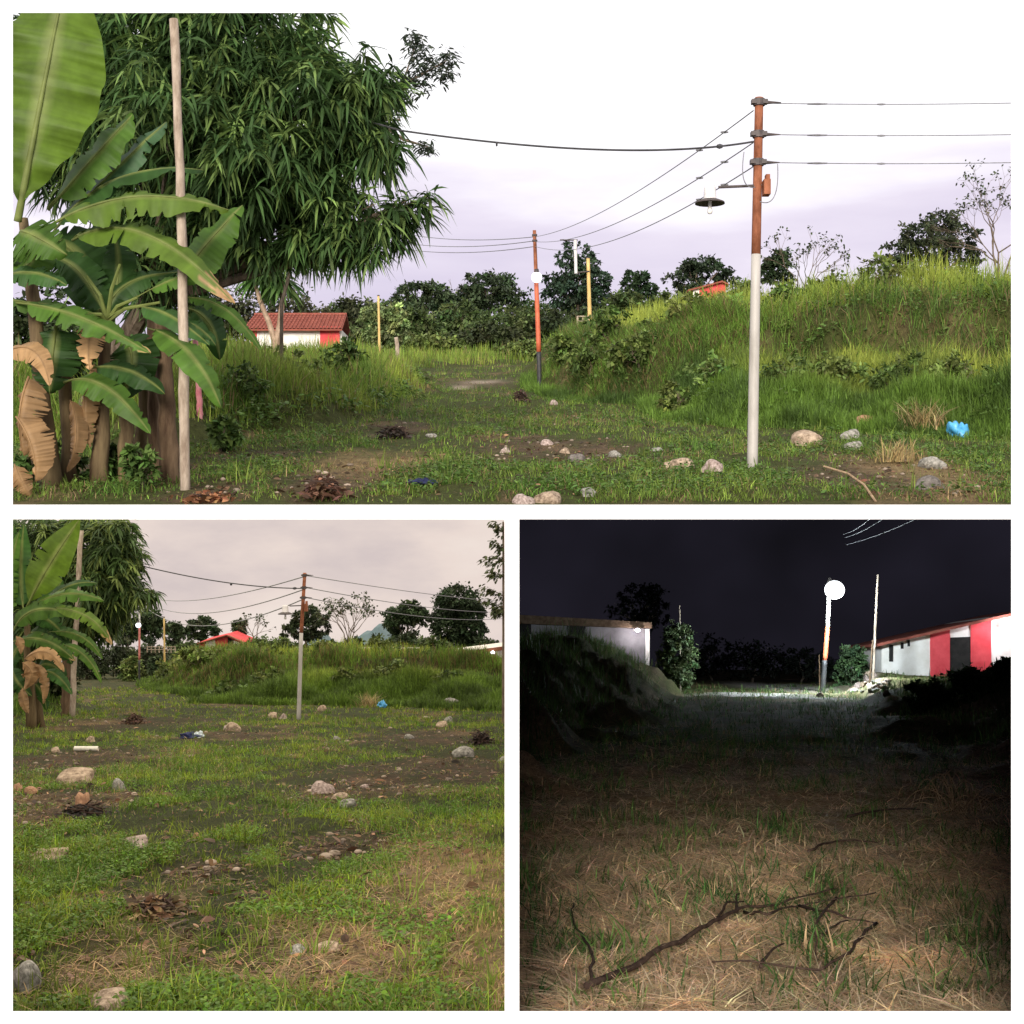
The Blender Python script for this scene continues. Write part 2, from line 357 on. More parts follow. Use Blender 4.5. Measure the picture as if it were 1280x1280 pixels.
# rooms: overcast sky of the lower left view, night sky of the lower right view
def room(name, mat, x0a, x0b, x1a, x1b, ya, yb, ztop, zbot):
    V = [(x0a, ya, zbot*0.12), (x1a, ya, zbot*0.12), (x1b, yb, zbot), (x0b, yb, zbot), (x0a, ya, ztop), (x1a, ya, ztop), (x1b, yb, ztop), (x0b, yb, ztop)]
    mb = MB(); mb.add(V, [(4, 5, 6, 7), (1, 2, 6, 5), (2, 3, 7, 6), (3, 0, 4, 7)])
    return tag(mb.build(name, mat, origin=(0, ya, 0)), kind='structure')
def skymat():
    m, nt, b = new_mat('overcast_dusk_sky'); b.inputs['Base Color'].default_value = (0, 0, 0, 1); b.inputs['Specular IOR Level'].default_value = 0
    tc = N(nt, 'ShaderNodeTexCoord'); mp = N(nt, 'ShaderNodeMapping'); mp.inputs['Scale'].default_value = (0.8, 0.25, 2.2); mp.inputs['Rotation'].default_value = (0, 0.25, 0)
    nz = N(nt, 'ShaderNodeTexNoise', Scale=0.03, Detail=6.0, Roughness=0.55)
    nt.links.new(tc.outputs['Object'], mp.inputs[0]); nt.links.new(mp.outputs[0], nz.inputs['Vector'])
    cr = N(nt, 'ShaderNodeValToRGB'); e = cr.color_ramp.elements
    e[0].position = 0.36; e[0].color = (*lin(213, 199, 197), 1); e[1].position = 0.52; e[1].color = (*lin(234, 218, 210), 1)
    k = e.new(0.7); k.color = (*lin(243, 230, 221), 1)
    nt.links.new(nz.outputs['Fac'], cr.inputs[0])
    mc = N(nt, 'ShaderNodeMixRGB'); mc.inputs[2].default_value = (*lin(250, 240, 222), 1); nt.links.new(cr.outputs[0], mc.inputs[1]); nt.links.new(mc.outputs[0], b.inputs['Emission Color'])
    ge = N(nt, 'ShaderNodeNewGeometry'); sp = N(nt, 'ShaderNodeSeparateXYZ'); ab = N(nt, 'ShaderNodeMath', operation='ABSOLUTE'); ma = N(nt, 'ShaderNodeMath', operation='MULTIPLY_ADD')
    nt.links.new(ge.outputs['Normal'], sp.inputs[0]); nt.links.new(sp.outputs['Z'], ab.inputs[0]); nt.links.new(ab.outputs[0], ma.inputs[0]); nt.links.new(ab.outputs[0], mc.inputs[0])
    ma.inputs[1].default_value = 1.45; ma.inputs[2].default_value = 1.0; nt.links.new(ma.outputs[0], b.inputs['Emission Strength'])   # overcast: brighter towards the zenith
    return m
def nightmat():
    m, nt, b = new_mat('night_sky'); b.inputs['Base Color'].default_value = (0.004, 0.004, 0.005, 1); b.inputs['Roughness'].default_value = 1; b.inputs['Specular IOR Level'].default_value = 0
    tc = N(nt, 'ShaderNodeTexCoord'); nz = N(nt, 'ShaderNodeTexNoise', Scale=0.05, Detail=3.0)
    nt.links.new(tc.outputs['Object'], nz.inputs['Vector'])
    cr = N(nt, 'ShaderNodeValToRGB'); e = cr.color_ramp.elements
    e[0].position = 0.3; e[0].color = (*lin(19, 18, 23), 1); e[1].position = 0.7; e[1].color = (*lin(33, 31, 41), 1)
    nt.links.new(nz.outputs['Fac'], cr.inputs[0]); nt.links.new(cr.outputs[0], b.inputs['Emission Color']); b.inputs['Emission Strength'].default_value = 1.0
    return m
room('sky', skymat(), -2.68, -112.7, -0.008, -0.008, 5.5, 230, -0.022, -40)
room('sky', nightmat(), 0.018, 0.018, 2.68, 73.5, 5.5, 150, -0.026, -28)

# ------------------------------------------------------------------ added white wall in place of the white borders, with three openings
def make_wall():
    k = YW/F; kb = (YW+0.06)
    def fx(px): return (px-640)*k
    def fz(py): return (640-py)*k
    mb = MB()
    B = 3.05; ZT = 2.35; ZB = -2.2
    def bk(x, z, dx, dz): return (x*kb/YW+dx*0.004, kb, z*kb/YW+dz*0.004)
    fr = [(-B, B, fz(16), ZT), (-B, B, ZB, fz(1264)), (-B, fx(16), fz(1264), fz(16)), (fx(1264), B, fz(1264), fz(16)),
          (fx(16), fx(1264), fz(649), fz(631)), (fx(631), fx(649), fz(1264), fz(649))]
    for x0, x1, z0, z1 in fr:
        mb.add([(x0, YW, z0), (x1, YW, z0), (x1, YW, z1), (x0, YW, z1)], [(0, 1, 2, 3)])
    for x0, x1, z0, z1 in ((fx(16), fx(1264), fz(631), fz(16)), (fx(16), fx(631), fz(1264), fz(649)), (fx(649), fx(1264), fz(1264), fz(649))):
        ring = [(x0, z0, -1, -1), (x1, z0, 1, -1), (x1, z1, 1, 1), (x0, z1, -1, 1)]
        V = [(x, YW, z) for x, z, _, _ in ring]+[bk(*r) for r in ring]
        mb.add(V, [(i, i+4, (i+1) % 4+4, (i+1) % 4) for i in range(4)])
    for x0, x1, z0, z1 in ((-B, B, ZT, ZT), ):
        mb.add([(x0, YW, z0), (x1, YW, z0), (x1, kb, z0), (x0, kb, z0)], [(0, 1, 2, 3)])
    for x in (-B, B): mb.add([(x, YW, ZB), (x, kb, ZB), (x, kb, ZT), (x, YW, ZT)], [(0, 1, 2, 3)])
    o = mb.build('border_wall', M['wall'], origin=(0, YW, ZB))
    tag(o, 'added white wall forming the border strips around one wide and two square openings', 'wall')
make_wall()
mb = MB(); mb.add([(-40, -60, -2.2), (40, -60, -2.2), (40, 5.6, -2.2), (-40, 5.6, -2.2)], [(0, 1, 2, 3)])
tag(mb.build('pavement', M['floor'], origin=(0, 0, -2.2)), kind='structure')

# ------------------------------------------------------------------ grass
def blades(mb, P, h, w, az, bend, col, flat=1.0):
    n = len(P); d = np.stack([np.cos(az), np.sin(az), np.zeros(n)], 1)
    fa = az+PI/2+R.normal(0, 0.5, n); sd = np.stack([np.cos(fa), np.sin(fa), np.zeros(n)], 1)
    V = np.zeros((n, 7, 3))
    for j, t in enumerate((0, 0.42, 0.78)):
        c = P+np.array([0, 0, 1.0])*(h*t*(1-0.35*bend*t)*flat)[:, None]+d*(h*bend*t**1.7)[:, None]
        hw = (w*0.5*(1-t)**0.5*(0.75 if j == 0 else 1))[:, None]
        V[:, 2*j] = c-sd*hw; V[:, 2*j+1] = c+sd*hw
    V[:, 6] = P+np.array([0, 0, 1.0])*(h*(1-0.35*bend)*flat)[:, None]+d*(h*bend)[:, None]
    b = (np.arange(n)*7)[:, None]
    Q = np.concatenate([b+np.array([0, 1, 3, 2]), b+np.array([2, 3, 5, 4])]); T = b+np.array([4, 5, 6])
    mb.add(V.reshape(-1, 3), Q, T, np.repeat(col, 7, 0))
def samp(n, ulo, uhi, y0, y1, e=1.0):
    u = R.uniform(ulo, uhi, n); r = R.random(n)
    if e == 1.0: Y = y0*(y1/y0)**r
    else: k = 1-e; Y = (y0**k+r*(y1**k-y0**k))**(1/k)
    return u*Y, Y
def jit(c, n, a=0.25): return np.asarray(c)*np.exp(R.normal(0, a, (n, 1)))*np.exp(R.normal(0, 0.07, (n, 3)))
def tuftpts(n, per, spread, *a):
    X, Y = samp(n//per, *a); k = Y/Y.min()
    X = np.repeat(X, per)+R.normal(0, 1, n//per*per)*spread*np.repeat(k**0.5, per); Y = np.repeat(Y, per)+R.normal(0, 1, n//per*per)*spread*np.repeat(k**0.5, per)
    return X, Y
def inbank(pl, X, Y, lo=0.3): return np.max([sdist(pg, X, Y) for pg, _, _ in BK[pl]], 0)

def short_grass(pl, n, ulo, uhi, y0, y1, e, hh, ww, g1, g2, dry, tuft=(9, 0.035), lim=None):
    mb = MB()
    X, Y = tuftpts(n, tuft[0], tuft[1], ulo, uhi, y0, y1, e)
    d, s, l = cover(pl, X, Y)
    keep = (R.random(len(X)) < np.clip(0.12+l*1.2-d*0.35, 0.08, 1)) & (Y > y0*1.0) & (inbank(pl, X, Y) < 0.6)
    if pl == 'left': keep &= X < -0.03
    if pl == 'night': keep &= X > 0.05
    X, Y, d, s, l = X[keep], Y[keep], d[keep], s[keep], l[keep]; n = len(X)
    Z = ground(pl, X, Y)-0.01
    px = S(Y)
    h = hh*np.exp(R.normal(0, 0.4, n))*(0.55+0.75*l)*np.clip((Y/8)**0.25, 1, 1.7); w = np.maximum(ww*R.uniform(0.6, 1.4, n), px*0.75)
    t = (R.random(n) < np.clip(0.12+s*(0.3 if pl == 'night' else 0.75)+d*0.3, 0, 0.9))
    m = np.clip(0.5+0.35*WC[pl](X*0.8+9, Y*0.5)+R.normal(0, 0.2, n), 0, 1)
    c = mix(np.asarray(g1), np.asarray(g2), m); c = np.where(t[:, None], np.asarray(dry), c)*np.exp(R.normal(0, 0.36, (n, 1)))
    h = np.where(t, h*0.75, h)
    blades(mb, np.stack([X, Y, Z], 1), h, w, R.uniform(0, 2*PI, n), np.abs(R.normal(0.62, 0.3, n)), c)
    return mb
def straw_bits(mb, pl, n, ulo, uhi, y0, y1, e, L, w, col, need=0.25):
    X, Y = samp(n, ulo, uhi, y0, y1, e); d, s, l = cover(pl, X, Y)
    k = (R.random(n) < np.clip(s*1.1+d*0.25+0.10, 0, 1)) & (inbank(pl, X, Y) < 0.4)
    if pl == 'left': k &= X < -0.25
    if pl == 'night': k &= X > 0.2
    X, Y = X[k], Y[k]; n = len(X)
    Z = ground(pl, X, Y)+R.uniform(0.0, 0.03, n)
    c = jit(col, n, 0.35)
    blades(mb, np.stack([X, Y, Z], 1), L*np.clip(np.exp(R.normal(0, 0.4, n)), 0.3, 1.6), np.maximum(w*R.uniform(0.6, 1.5, n), S(Y)*0.6), R.uniform(0, 2*PI, n), np.full(n, 1.0), c, flat=0.06+0.25*np.abs(R.normal(0, 0.5, n)))
def weeds(mb, pl, pts, size, col, npl=9):     # low broad-leaved weeds
    X, Y = pts; n = len(X); k = npl
    Z = ground(pl, X, Y)
    X = np.repeat(X, k); Y = np.repeat(Y, k); Z = np.repeat(Z, k); m = len(X)
    rr = np.repeat(size*np.clip(np.exp(R.normal(0, 0.3, n)), 0.5, 1.5), k)
    az = R.uniform(0, 2*PI, m); hh = rr*R.uniform(0.1, 1.3, m); rad = rr*R.uniform(0.05, 0.7, m)
    P = np.stack([X+np.cos(az)*rad, Y+np.sin(az)*rad, Z+hh], 1)
    D = np.stack([np.cos(az), np.sin(az), R.uniform(-0.4, 0.6, m)], 1)
    strips(mb, P, D, rr*R.uniform(0.35, 0.7, m), rr*R.uniform(0.18, 0.32, m), 0.25, jit(col, m, 0.22))
def strips(mb, P, D, L, W, sg, col, side=None):    # leaf: base, two pairs, tip
    n = len(P); D = D/np.linalg.norm(D, axis=1, keepdims=True)
    if side is None: side = R.normal(0, 0.45, (n, 3))+np.cross(D, np.array([0, 0, 1.0]))
    side = side-D*np.sum(side*D, 1, keepdims=True); side /= np.linalg.norm(side, axis=1, keepdims=True)+1e-9
    L = np.broadcast_to(L, (n,)); W = np.broadcast_to(W, (n,)); sg = np.broadcast_to(sg, (n,))
    V = np.zeros((n, 6, 3))
    def c(t): return P+D*(L*t)[:, None]+np.array([0, 0, -1.0])*(sg*L*t*t)[:, None]
    V[:, 0] = P
    V[:, 1] = c(0.33)-side*(W*0.5)[:, None]; V[:, 2] = c(0.33)+side*(W*0.5)[:, None]
    V[:, 3] = c(0.68)-side*(W*0.42)[:, None]; V[:, 4] = c(0.68)+side*(W*0.42)[:, None]
    V[:, 5] = c(1.0)
    b = (np.arange(n)*6)[:, None]
    Q = b+np.array([1, 2, 4, 3]); T = np.concatenate([b+np.array([0, 2, 1]), b+np.array([3, 4, 5])])
    mb.add(V.reshape(-1, 3), Q, T, np.repeat(col, 6, 0))

def tall_grass(pl, n, ulo, uhi, y0, y1, e, hh, ww, colf, dmin=0.15, mb=None, band=None):
    mb = mb or MB(); X, Y = tuftpts(n, 7, 0.10, ulo, uhi, y0, y1, e)
    d = inbank(pl, X, Y); k = d > dmin+R.random(len(X))*0.5
    if band:
        q = np.max([sdist(BK[pl][i][0], X, Y) for i in band[0]], 0); k = (q > band[1]) & (q < band[2]); d = np.maximum(d, 0.6)
    if pl == 'left': k &= X < -0.03
    if pl == 'night': k &= X > 0.1
    X, Y, d = X[k], Y[k], d[k]; n = len(X)
    c, hm, bend = colf(X, Y, d, n)
    h = hh*hm*np.clip(np.exp(R.normal(0, 0.28, n)), 0.4, 1.45)*(0.75+0.2*W1[pl](X, Y)).clip(0.4, 1.3)*np.clip(d/0.8, 0.45, 1)
    w = np.maximum(ww*R.uniform(0.6, 1.4, n), S(Y)*0.8)
    Z = ground(pl, X, Y)-0.03
    blades(mb, np.stack([X, Y, Z], 1), h, w, R.uniform(0, 2*PI, n), bend, c)
    return mb

def col_top(X, Y, d, n):
    d1 = sdist(BK['top'][0][0], X, Y); d2 = sdist(BK['top'][1][0], X, Y); dl = np.maximum(sdist(BK['top'][3][0], X, Y), sdist(BK['top'][2][0], X, Y))
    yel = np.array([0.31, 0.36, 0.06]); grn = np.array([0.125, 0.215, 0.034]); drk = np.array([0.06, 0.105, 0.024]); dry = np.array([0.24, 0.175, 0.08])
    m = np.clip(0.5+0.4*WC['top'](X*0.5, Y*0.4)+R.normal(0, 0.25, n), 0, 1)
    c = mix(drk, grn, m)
    c = mix(c, yel*0.85, np.clip(sstep(0.7, 2.4, d1)*0.75*(0.5+m), 0, 1))  # yellower blades paint the sunlit top of the lower tier
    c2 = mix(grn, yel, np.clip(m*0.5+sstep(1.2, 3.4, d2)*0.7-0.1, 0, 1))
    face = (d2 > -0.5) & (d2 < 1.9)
    c2 = np.where(face[:, None], np.where((R.random(n) < 0.24)[:, None], np.array([0.18, 0.14, 0.06]), mix(drk*1.1, grn*1.15, m)), c2)  # bank face: dry thatch, plus darker green that paints its shade
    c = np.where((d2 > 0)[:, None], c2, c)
    cl = mix(grn, yel, np.clip(m*0.7, 0, 1)); cl = np.where((R.random(n) < 0.10)[:, None], dry, cl)
    c = np.where((dl > 0)[:, None], cl, c)
    hm = np.where(d2 > 0, 0.75+0.3*sstep(0.8, 2.4, d2), 0.75); hm = np.where(dl > 0, 0.85, hm)
    bend = np.abs(R.normal(0.35, 0.22, n))+np.where((d2 > 0) & (d2 < 2.2), 0.25, 0)
    return c*np.exp(R.normal(0, 0.2, (n, 1))), hm, bend
def col_left(X, Y, d, n):
    d2 = sdist(BK['left'][1][0], X, Y); dl = sdist(BK['left'][2][0], X, Y)
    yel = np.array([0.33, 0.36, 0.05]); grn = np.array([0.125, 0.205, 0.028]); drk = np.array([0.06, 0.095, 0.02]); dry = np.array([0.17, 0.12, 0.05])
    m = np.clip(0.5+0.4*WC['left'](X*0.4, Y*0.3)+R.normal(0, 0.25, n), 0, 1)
    c = mix(drk, grn, m); c = mix(c, yel*0.8, np.clip(sstep(1.5, 6.0, sdist(BK['left'][0][0], X, Y))*0.75*(0.5+m), 0, 1)); c2 = mix(grn, yel, np.clip(m*0.5+sstep(3.0, 8.0, d2)*0.7-0.1, 0, 1))  # yellower lower tier top is painted sunlight
    face = (d2 > -1) & (d2 < 4.2); c2 = np.where(face[:, None], np.where((R.random(n) < 0.24)[:, None], dry, mix(drk*1.1, grn*1.2, m)), c2)  # face blades: some dry thatch, the rest darkened to paint the bank's shade
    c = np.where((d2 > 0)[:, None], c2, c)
    hm = np.where(d2 > 0, 0.75+0.3*sstep(1.5, 5, d2), 0.75); hm = np.where(dl > 0, 0.5, hm)
    return c*np.exp(R.normal(0, 0.2, (n, 1))), hm, np.abs(R.normal(0.35, 0.22, n))
def col_night(X, Y, d, n):
    grn = np.array([0.10, 0.17, 0.04]); drk = np.array([0.06, 0.09, 0.03]); dry = np.array([0.14, 0.10, 0.06])
    m = np.clip(0.5+R.normal(0, 0.3, n), 0, 1); c = mix(drk, grn, m)
    c = np.where((R.random(n) < 0.12)[:, None], dry, c)
    rub = sdist(BK['night'][2][0], X, Y) > 0
    return c, np.where(rub, np.where(X < 0.26*Y, 0.15, 0.4), 0.75)*np.where(X > 0.17*Y, 0.6, 1.0), np.abs(R.normal(0.35, 0.22, n))

G1, G2 = (0.070, 0.140, 0.022), (0.175, 0.250, 0.042)
mb = short_grass('top', 190000, -0.46, 0.46, 13.6, 75, 1.75, 0.070, 0.011, G1, G2, (0.24, 0.17, 0.085))
straw_bits(mb, 'top', 9000, -0.46, 0.46, 13.8, 40, 2.0, 0.16, 0.010, (0.26, 0.18, 0.10))
tag(mb.build('grass', M['grass']), 'short ragged green grass over the ground of the wide upper view', 'grass', None, 'stuff')
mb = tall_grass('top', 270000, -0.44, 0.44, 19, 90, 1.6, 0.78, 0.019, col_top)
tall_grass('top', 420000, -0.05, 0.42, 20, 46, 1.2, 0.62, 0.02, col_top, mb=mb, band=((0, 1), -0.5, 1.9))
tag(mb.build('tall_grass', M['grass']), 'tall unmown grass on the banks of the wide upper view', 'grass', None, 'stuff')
mb = MB(); X, Y = samp(15000, -0.42, 0.42, 14, 50, 1.9); k = (cover('top', X, Y)[2] > 0.45) & (inbank('top', X, Y) < 0.3)
weeds(mb, 'top', (X[k], Y[k]), 0.075, (0.085, 0.15, 0.03), 8)
X, Y = samp(16000, -0.4, 0.42, 21, 55, 1.2); k = (inbank('top', X, Y) > 0.2) & (WD['top'](X*1.6, Y)+0.6*W1['top'](X, Y) > 0.0)
P0 = (X[k], Y[k]); weeds(mb, 'top', P0, 0.17, (0.095, 0.155, 0.035), 12)
tag(mb.build('weeds', M['leaf']), 'low broad-leaved weeds through the grass of the wide upper view', 'weeds', None, 'stuff')

mb = short_grass('left', 260000, -0.40, 0.0, 6.1, 80, 1.75, 0.066, 0.0070, (0.070, 0.145, 0.010), (0.200, 0.265, 0.022), (0.26, 0.18, 0.085), (9, 0.022))
straw_bits(mb, 'left', 26000, -0.40, 0.0, 6.1, 40, 1.9, 0.13, 0.006, (0.30, 0.20, 0.10))
tag(mb.build('grass', M['grass']), 'patchy green and straw coloured grass over the ground of the lower left view', 'grass', None, 'stuff')
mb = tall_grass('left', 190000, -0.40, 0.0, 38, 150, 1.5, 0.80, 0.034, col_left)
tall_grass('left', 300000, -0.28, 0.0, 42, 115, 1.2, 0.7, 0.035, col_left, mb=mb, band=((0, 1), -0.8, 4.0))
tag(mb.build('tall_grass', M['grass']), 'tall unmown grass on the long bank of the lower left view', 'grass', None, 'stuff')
mb = MB(); X, Y = samp(34000, -0.40, -0.01, 6.3, 45, 1.7); pxx = 640+X/Y*F
k = (cover('left', X, Y)[2] > 0.34) & ((R.random(len(X)) < np.where(pxx < 330, 0.9, 0.5))) & (X < -0.15)
weeds(mb, 'left', (X[k], Y[k]), 0.046, (0.095, 0.175, 0.018), 8)
tag(mb.build('weeds', M['leaf']), 'low broad-leaved weeds through the grass of the lower left view', 'weeds', None, 'stuff')

mb = short_grass('night', 60000, 0.0, 0.40, 5.9, 70, 1.7, 0.10, 0.011, (0.05, 0.12, 0.03), (0.11, 0.19, 0.045), (0.36, 0.25, 0.14), (10, 0.035))
straw_bits(mb, 'night', 90000, 0.0, 0.40, 5.7, 34, 1.8, 0.20, 0.007, (0.70, 0.54, 0.35))
tag(mb.build('grass', M['grass']), 'mown straw with green tufts over the ground of the night view', 'grass', None, 'stuff')
mb = tall_grass('night', 60000, 0.0, 0.42, 14, 75, 1.2, 0.8, 0.02, col_night)
tag(mb.build('tall_grass', M['grass']), 'dark tall grass on the two banks of the night view', 'grass', None, 'stuff')

def tufts(mb, pl, n, per, ulo, uhi, y0, y1, e, h, w, spread, c1, c2):
    X0, Y0 = samp(n, ulo, uhi, y0, y1, e); k = (inbank(pl, X0, Y0) < 0.3) & (cover(pl, X0, Y0)[0] < 0.6); X0, Y0 = X0[k], Y0[k]; n = len(X0)
    sz = np.repeat(np.exp(R.normal(0, 0.35, n)), per); m = np.repeat(R.random(n), per)
    X = np.repeat(X0, per)+R.normal(0, spread, n*per)*sz; Y = np.repeat(Y0, per)+R.normal(0, spread, n*per)*sz
    X = np.minimum(X, -0.1) if pl == 'left' else (np.maximum(X, 0.12) if pl == 'night' else X); Y = np.maximum(Y, 5.75 if pl != 'top' else 14.0)
    az = np.arctan2(Y-np.repeat(Y0, per), X-np.repeat(X0, per))+R.normal(0, 0.6, n*per)
    c = mix(np.asarray(c1), np.asarray(c2), m)*np.exp(R.normal(0, 0.2, (n*per, 1)))
    blades(mb, np.stack([X, Y, ground(pl, X, Y)-0.01], 1), h*sz*R.uniform(0.45, 1.15, n*per), w*R.uniform(0.6, 1.3, n*per), az, np.abs(R.normal(0.5, 0.25, n*per)), c)
for pl, n, a, lab in [('left', 380, (15, -0.40, 0.0, 6.1, 45, 1.8, 0.12, 0.0095, 0.035, (0.10, 0.16, 0.022), (0.20, 0.24, 0.045)), 'coarse bright green grass tufts scattered over the lower left ground'),
                      ('night', 260, (9, 0.0, 0.40, 5.9, 26, 1.6, 0.115, 0.013, 0.04, (0.035, 0.10, 0.025), (0.07, 0.14, 0.035)), 'coarse green grass tufts growing through the straw of the night view'),
                      ('top', 380, (13, -0.42, 0.42, 14.2, 45, 1.9, 0.17, 0.012, 0.04, (0.09, 0.15, 0.025), (0.17, 0.22, 0.045)), 'coarse green grass tufts scattered over the upper ground')]:
    mb = MB(); tufts(mb, pl, n, *a); tag(mb.build('grass_tufts', M['grass']), lab, 'grass', None, 'stuff')
for pl, n, ulo, uhi, y0, lab in [('top', 13000, -0.42, 0.42, 13.8, 'dead leaf litter over the bare patches of the upper ground'), ('left', 20000, -0.40, -0.01, 6.2, 'dead leaf litter over the bare patches of the lower left ground')]:
    X, Y = samp(n, ulo, uhi, y0, 45, 1.8); k = (R.random(n) < 0.22+1.2*cover(pl, X, Y)[0]) & (inbank(pl, X, Y) < 0.3)
    if pl == 'left': k &= X < -0.15
    X, Y = X[k], Y[k]; n = len(X); az = R.uniform(0, 2*PI, n); mb = MB()
    L = np.maximum(0.05*np.exp(R.normal(0, 0.45, n)), S(Y)*2.0)
    strips(mb, np.stack([X, Y, ground(pl, X, Y)+R.uniform(0.005, 0.03, n)], 1), np.stack([np.cos(az), np.sin(az), R.normal(0, 0.25, n)], 1), L, L*R.uniform(0.25, 0.5, n), 0.2, jit((0.12, 0.072, 0.042), n, 0.6))
    tag(mb.build('leaf_litter', M['grass']), lab, 'leaf litter', None, 'stuff')
# ------------------------------------------------------------------ trees
CLIP = {'top': None, 'left': -0.03, 'night': -0.035}
def lobe(px, py, rx, ry, Y, rd=None):
    s = S(Y); return (U(px, py, Y), np.array([rx*s, (rd if rd else rx)*s, ry*s]))
def leaf_cloud(mb, lobes, n, L, W, col, clump=0.22, per=26, droop=0.2, shell=0.55):
    vol = np.array([l[1].prod()**(2/3) for l in lobes]); pr = vol/vol.sum()
    nc = max(n//per, 4); li = R.choice(len(lobes), nc, p=pr)
    C0 = np.array([lobes[i][0] for i in li]); Rr = np.array([lobes[i][1] for i in li])
    d = R.normal(0, 1, (nc, 3)); d /= np.linalg.norm(d, axis=1, keepdims=True)
    r = shell+(1-shell)*R.random(nc)**0.6
    cc = C0+d*Rr*r[:, None]
    cl = np.repeat(cc, per, 0); m = len(cl)
    sz = np.repeat(Rr.mean(1)*clump*R.uniform(0.6, 1.3, nc), per)
    P = cl+R.normal(0, 0.55, (m, 3))*sz[:, None]*np.array([1.15, 1.15, 0.7])
    D = R.normal(0, 1, (m, 3))+np.repeat(d, per, 0)*0.7; D[:, 2] -= droop
    col = np.repeat(jit(col, nc, 0.30), per, 0)*np.exp(R.normal(0, 0.2, (m, 1)))
    strips(mb, P, D, L*R.uniform(0.6, 1.3, m), W*R.uniform(0.6, 1.3, m), 0.15, col)
def limbs(mb, base, lobes, r0, fork=0.35):
    c = np.mean([l[0] for l in lobes], 0); zlow = min(l[0][2]-l[1][2]*0.6 for l in lobes)
    fk = np.array([base[0]*0.6+c[0]*0.4, base[1]*0.5+c[1]*0.5, base[2]+max((zlow-base[2]), 0.3*(c[2]-base[2]))*0.9])
    mid = (base+fk)/2+R.normal(0, r0*0.5, 3)*np.array([1, 1, 0])
    tube(mb, [base-np.array([0, 0, 0.15]), mid, fk], [r0*1.25, r0, r0*0.8], 8)
    for l in lobes:
        e = l[0]+R.normal(0, 0.10, 3)*l[1]; m1 = fk*0.45+e*0.55+R.normal(0, 0.12, 3)*l[1]
        tube(mb, [fk, m1, e], [r0*0.6, r0*0.36, r0*0.12], 6)
        for _ in range(3):
            d = np.clip(R.normal(0, 0.4, 3), -0.6, 0.6)*l[1]; tube(mb, [m1, (m1+e+d)/2, e+d], [r0*0.28, r0*0.18, r0*0.06], 5)
def tree(pl, name, lobes, base, n, L, W, col, r0, label, cat='tree', group=None, mat='farleaf', part='crown', **kw):
    t = thing(name, base, label, cat, group)
    mb = MB(); limbs(mb, np.array(base, float), lobes, r0); mb.build('trunk', M['bark'], t, clip=CLIP[pl])
    mb = MB(); leaf_cloud(mb, lobes, n, L, W, col, **kw); mb.build(part, M[mat], t, clip=CLIP[pl])
    return t
def bush(pl, px, ytop, hw, Y, label, col=(0.045, 0.07, 0.02), n=2600, lf=3.2, name='bush', group=None, cat='bush', ybase=None):
    b = at(pl, px, Y); s = S(Y); ztop = (640-ytop)*s; hgt = max(ztop-b[2], 0.5)
    lobes = []
    for k in range(7):
        a = R.uniform(-0.85, 0.85); q = R.uniform(0.35, 0.72) if k else 0.66
        c = np.array([b[0]+a*hw*s*0.75*(1 if k else 0), Y+R.uniform(-0.4, 0.4)*hw*s, b[2]+hgt*q*(1-0.35*abs(a)*(k > 0))])
        lobes.append((c, np.array([hw*s*R.uniform(0.34, 0.6), hw*s*0.5, hgt*R.uniform(0.25, 0.36)])))
    t = thing(name, b, label, cat, group)
    mb = MB(); limbs(mb, b, lobes[:4], 0.025*hgt+0.01); mb.build('stem', M['bark'], t, clip=CLIP[pl])
    mb = MB(); leaf_cloud(mb, lobes, n, lf*1.7*s, lf*0.9*s, col, clump=0.3, per=22); mb.build('foliage', M['farleaf'], t, clip=CLIP[pl])
    return t
def bare_tree(pl, px, ytop, hw, Y, label, n=4, leaves=0, name='bare_tree', fork=0.3, stems=3, r0=0.07):
    b = at(pl, px, Y); s = S(Y); H = (640-ytop)*s-b[2]
    t = thing(name, b, label, 'tree'); mb = MB(); tips = []
    def rec(p, d, L, r, k):
        q = p+d*L*0.5+R.normal(0, 0.04, 3)*L; e = p+d*L
        tube(mb, [p, q, e], [r, r*0.85, r*0.7], 6 if k > 2 else 4)
        if k == 0: tips.append(e); return
        for _ in range(2 if R.random() < 0.6 else 3):
            nd = d+R.normal(0, 0.36, 3); nd[2] = abs(nd[2])*0.8+0.1; nd /= np.linalg.norm(nd)
            rec(e, nd, L*R.uniform(0.62, 0.85), r*0.62, k-1)
    spread = hw*s/H
    tube(mb, [b-np.array([0, 0, 0.2]), b+np.array([0, 0, H*fork])], [r0*1.3, r0], 8)
    for i in range(stems):
        a = (i-(stems-1)/2)/max(stems-1, 1)*2
        d = np.array([a*spread*0.9, R.uniform(-0.3, 0.3), 1.0]); d /= np.linalg.norm(d)
        rec(b+np.array([0, 0, H*fork*R.uniform(0.7, 1.0)]), d, H*0.24, r0*0.7, n)
    mb.build('trunk', M['bark'], t, clip=CLIP[pl])
    if leaves:
        mb = MB(); tp = np.array(tips); tp = np.repeat(tp, leaves, 0); m = len(tp)
        strips(mb, tp+R.normal(0, 2.0*s, (m, 3)), R.normal(0, 1, (m, 3)), 4.2*s, 2.4*s, 0.2, jit((0.05, 0.065, 0.03), m, 0.3)); mb.build('crown', M['farleaf'], t, clip=CLIP[pl])
    return t

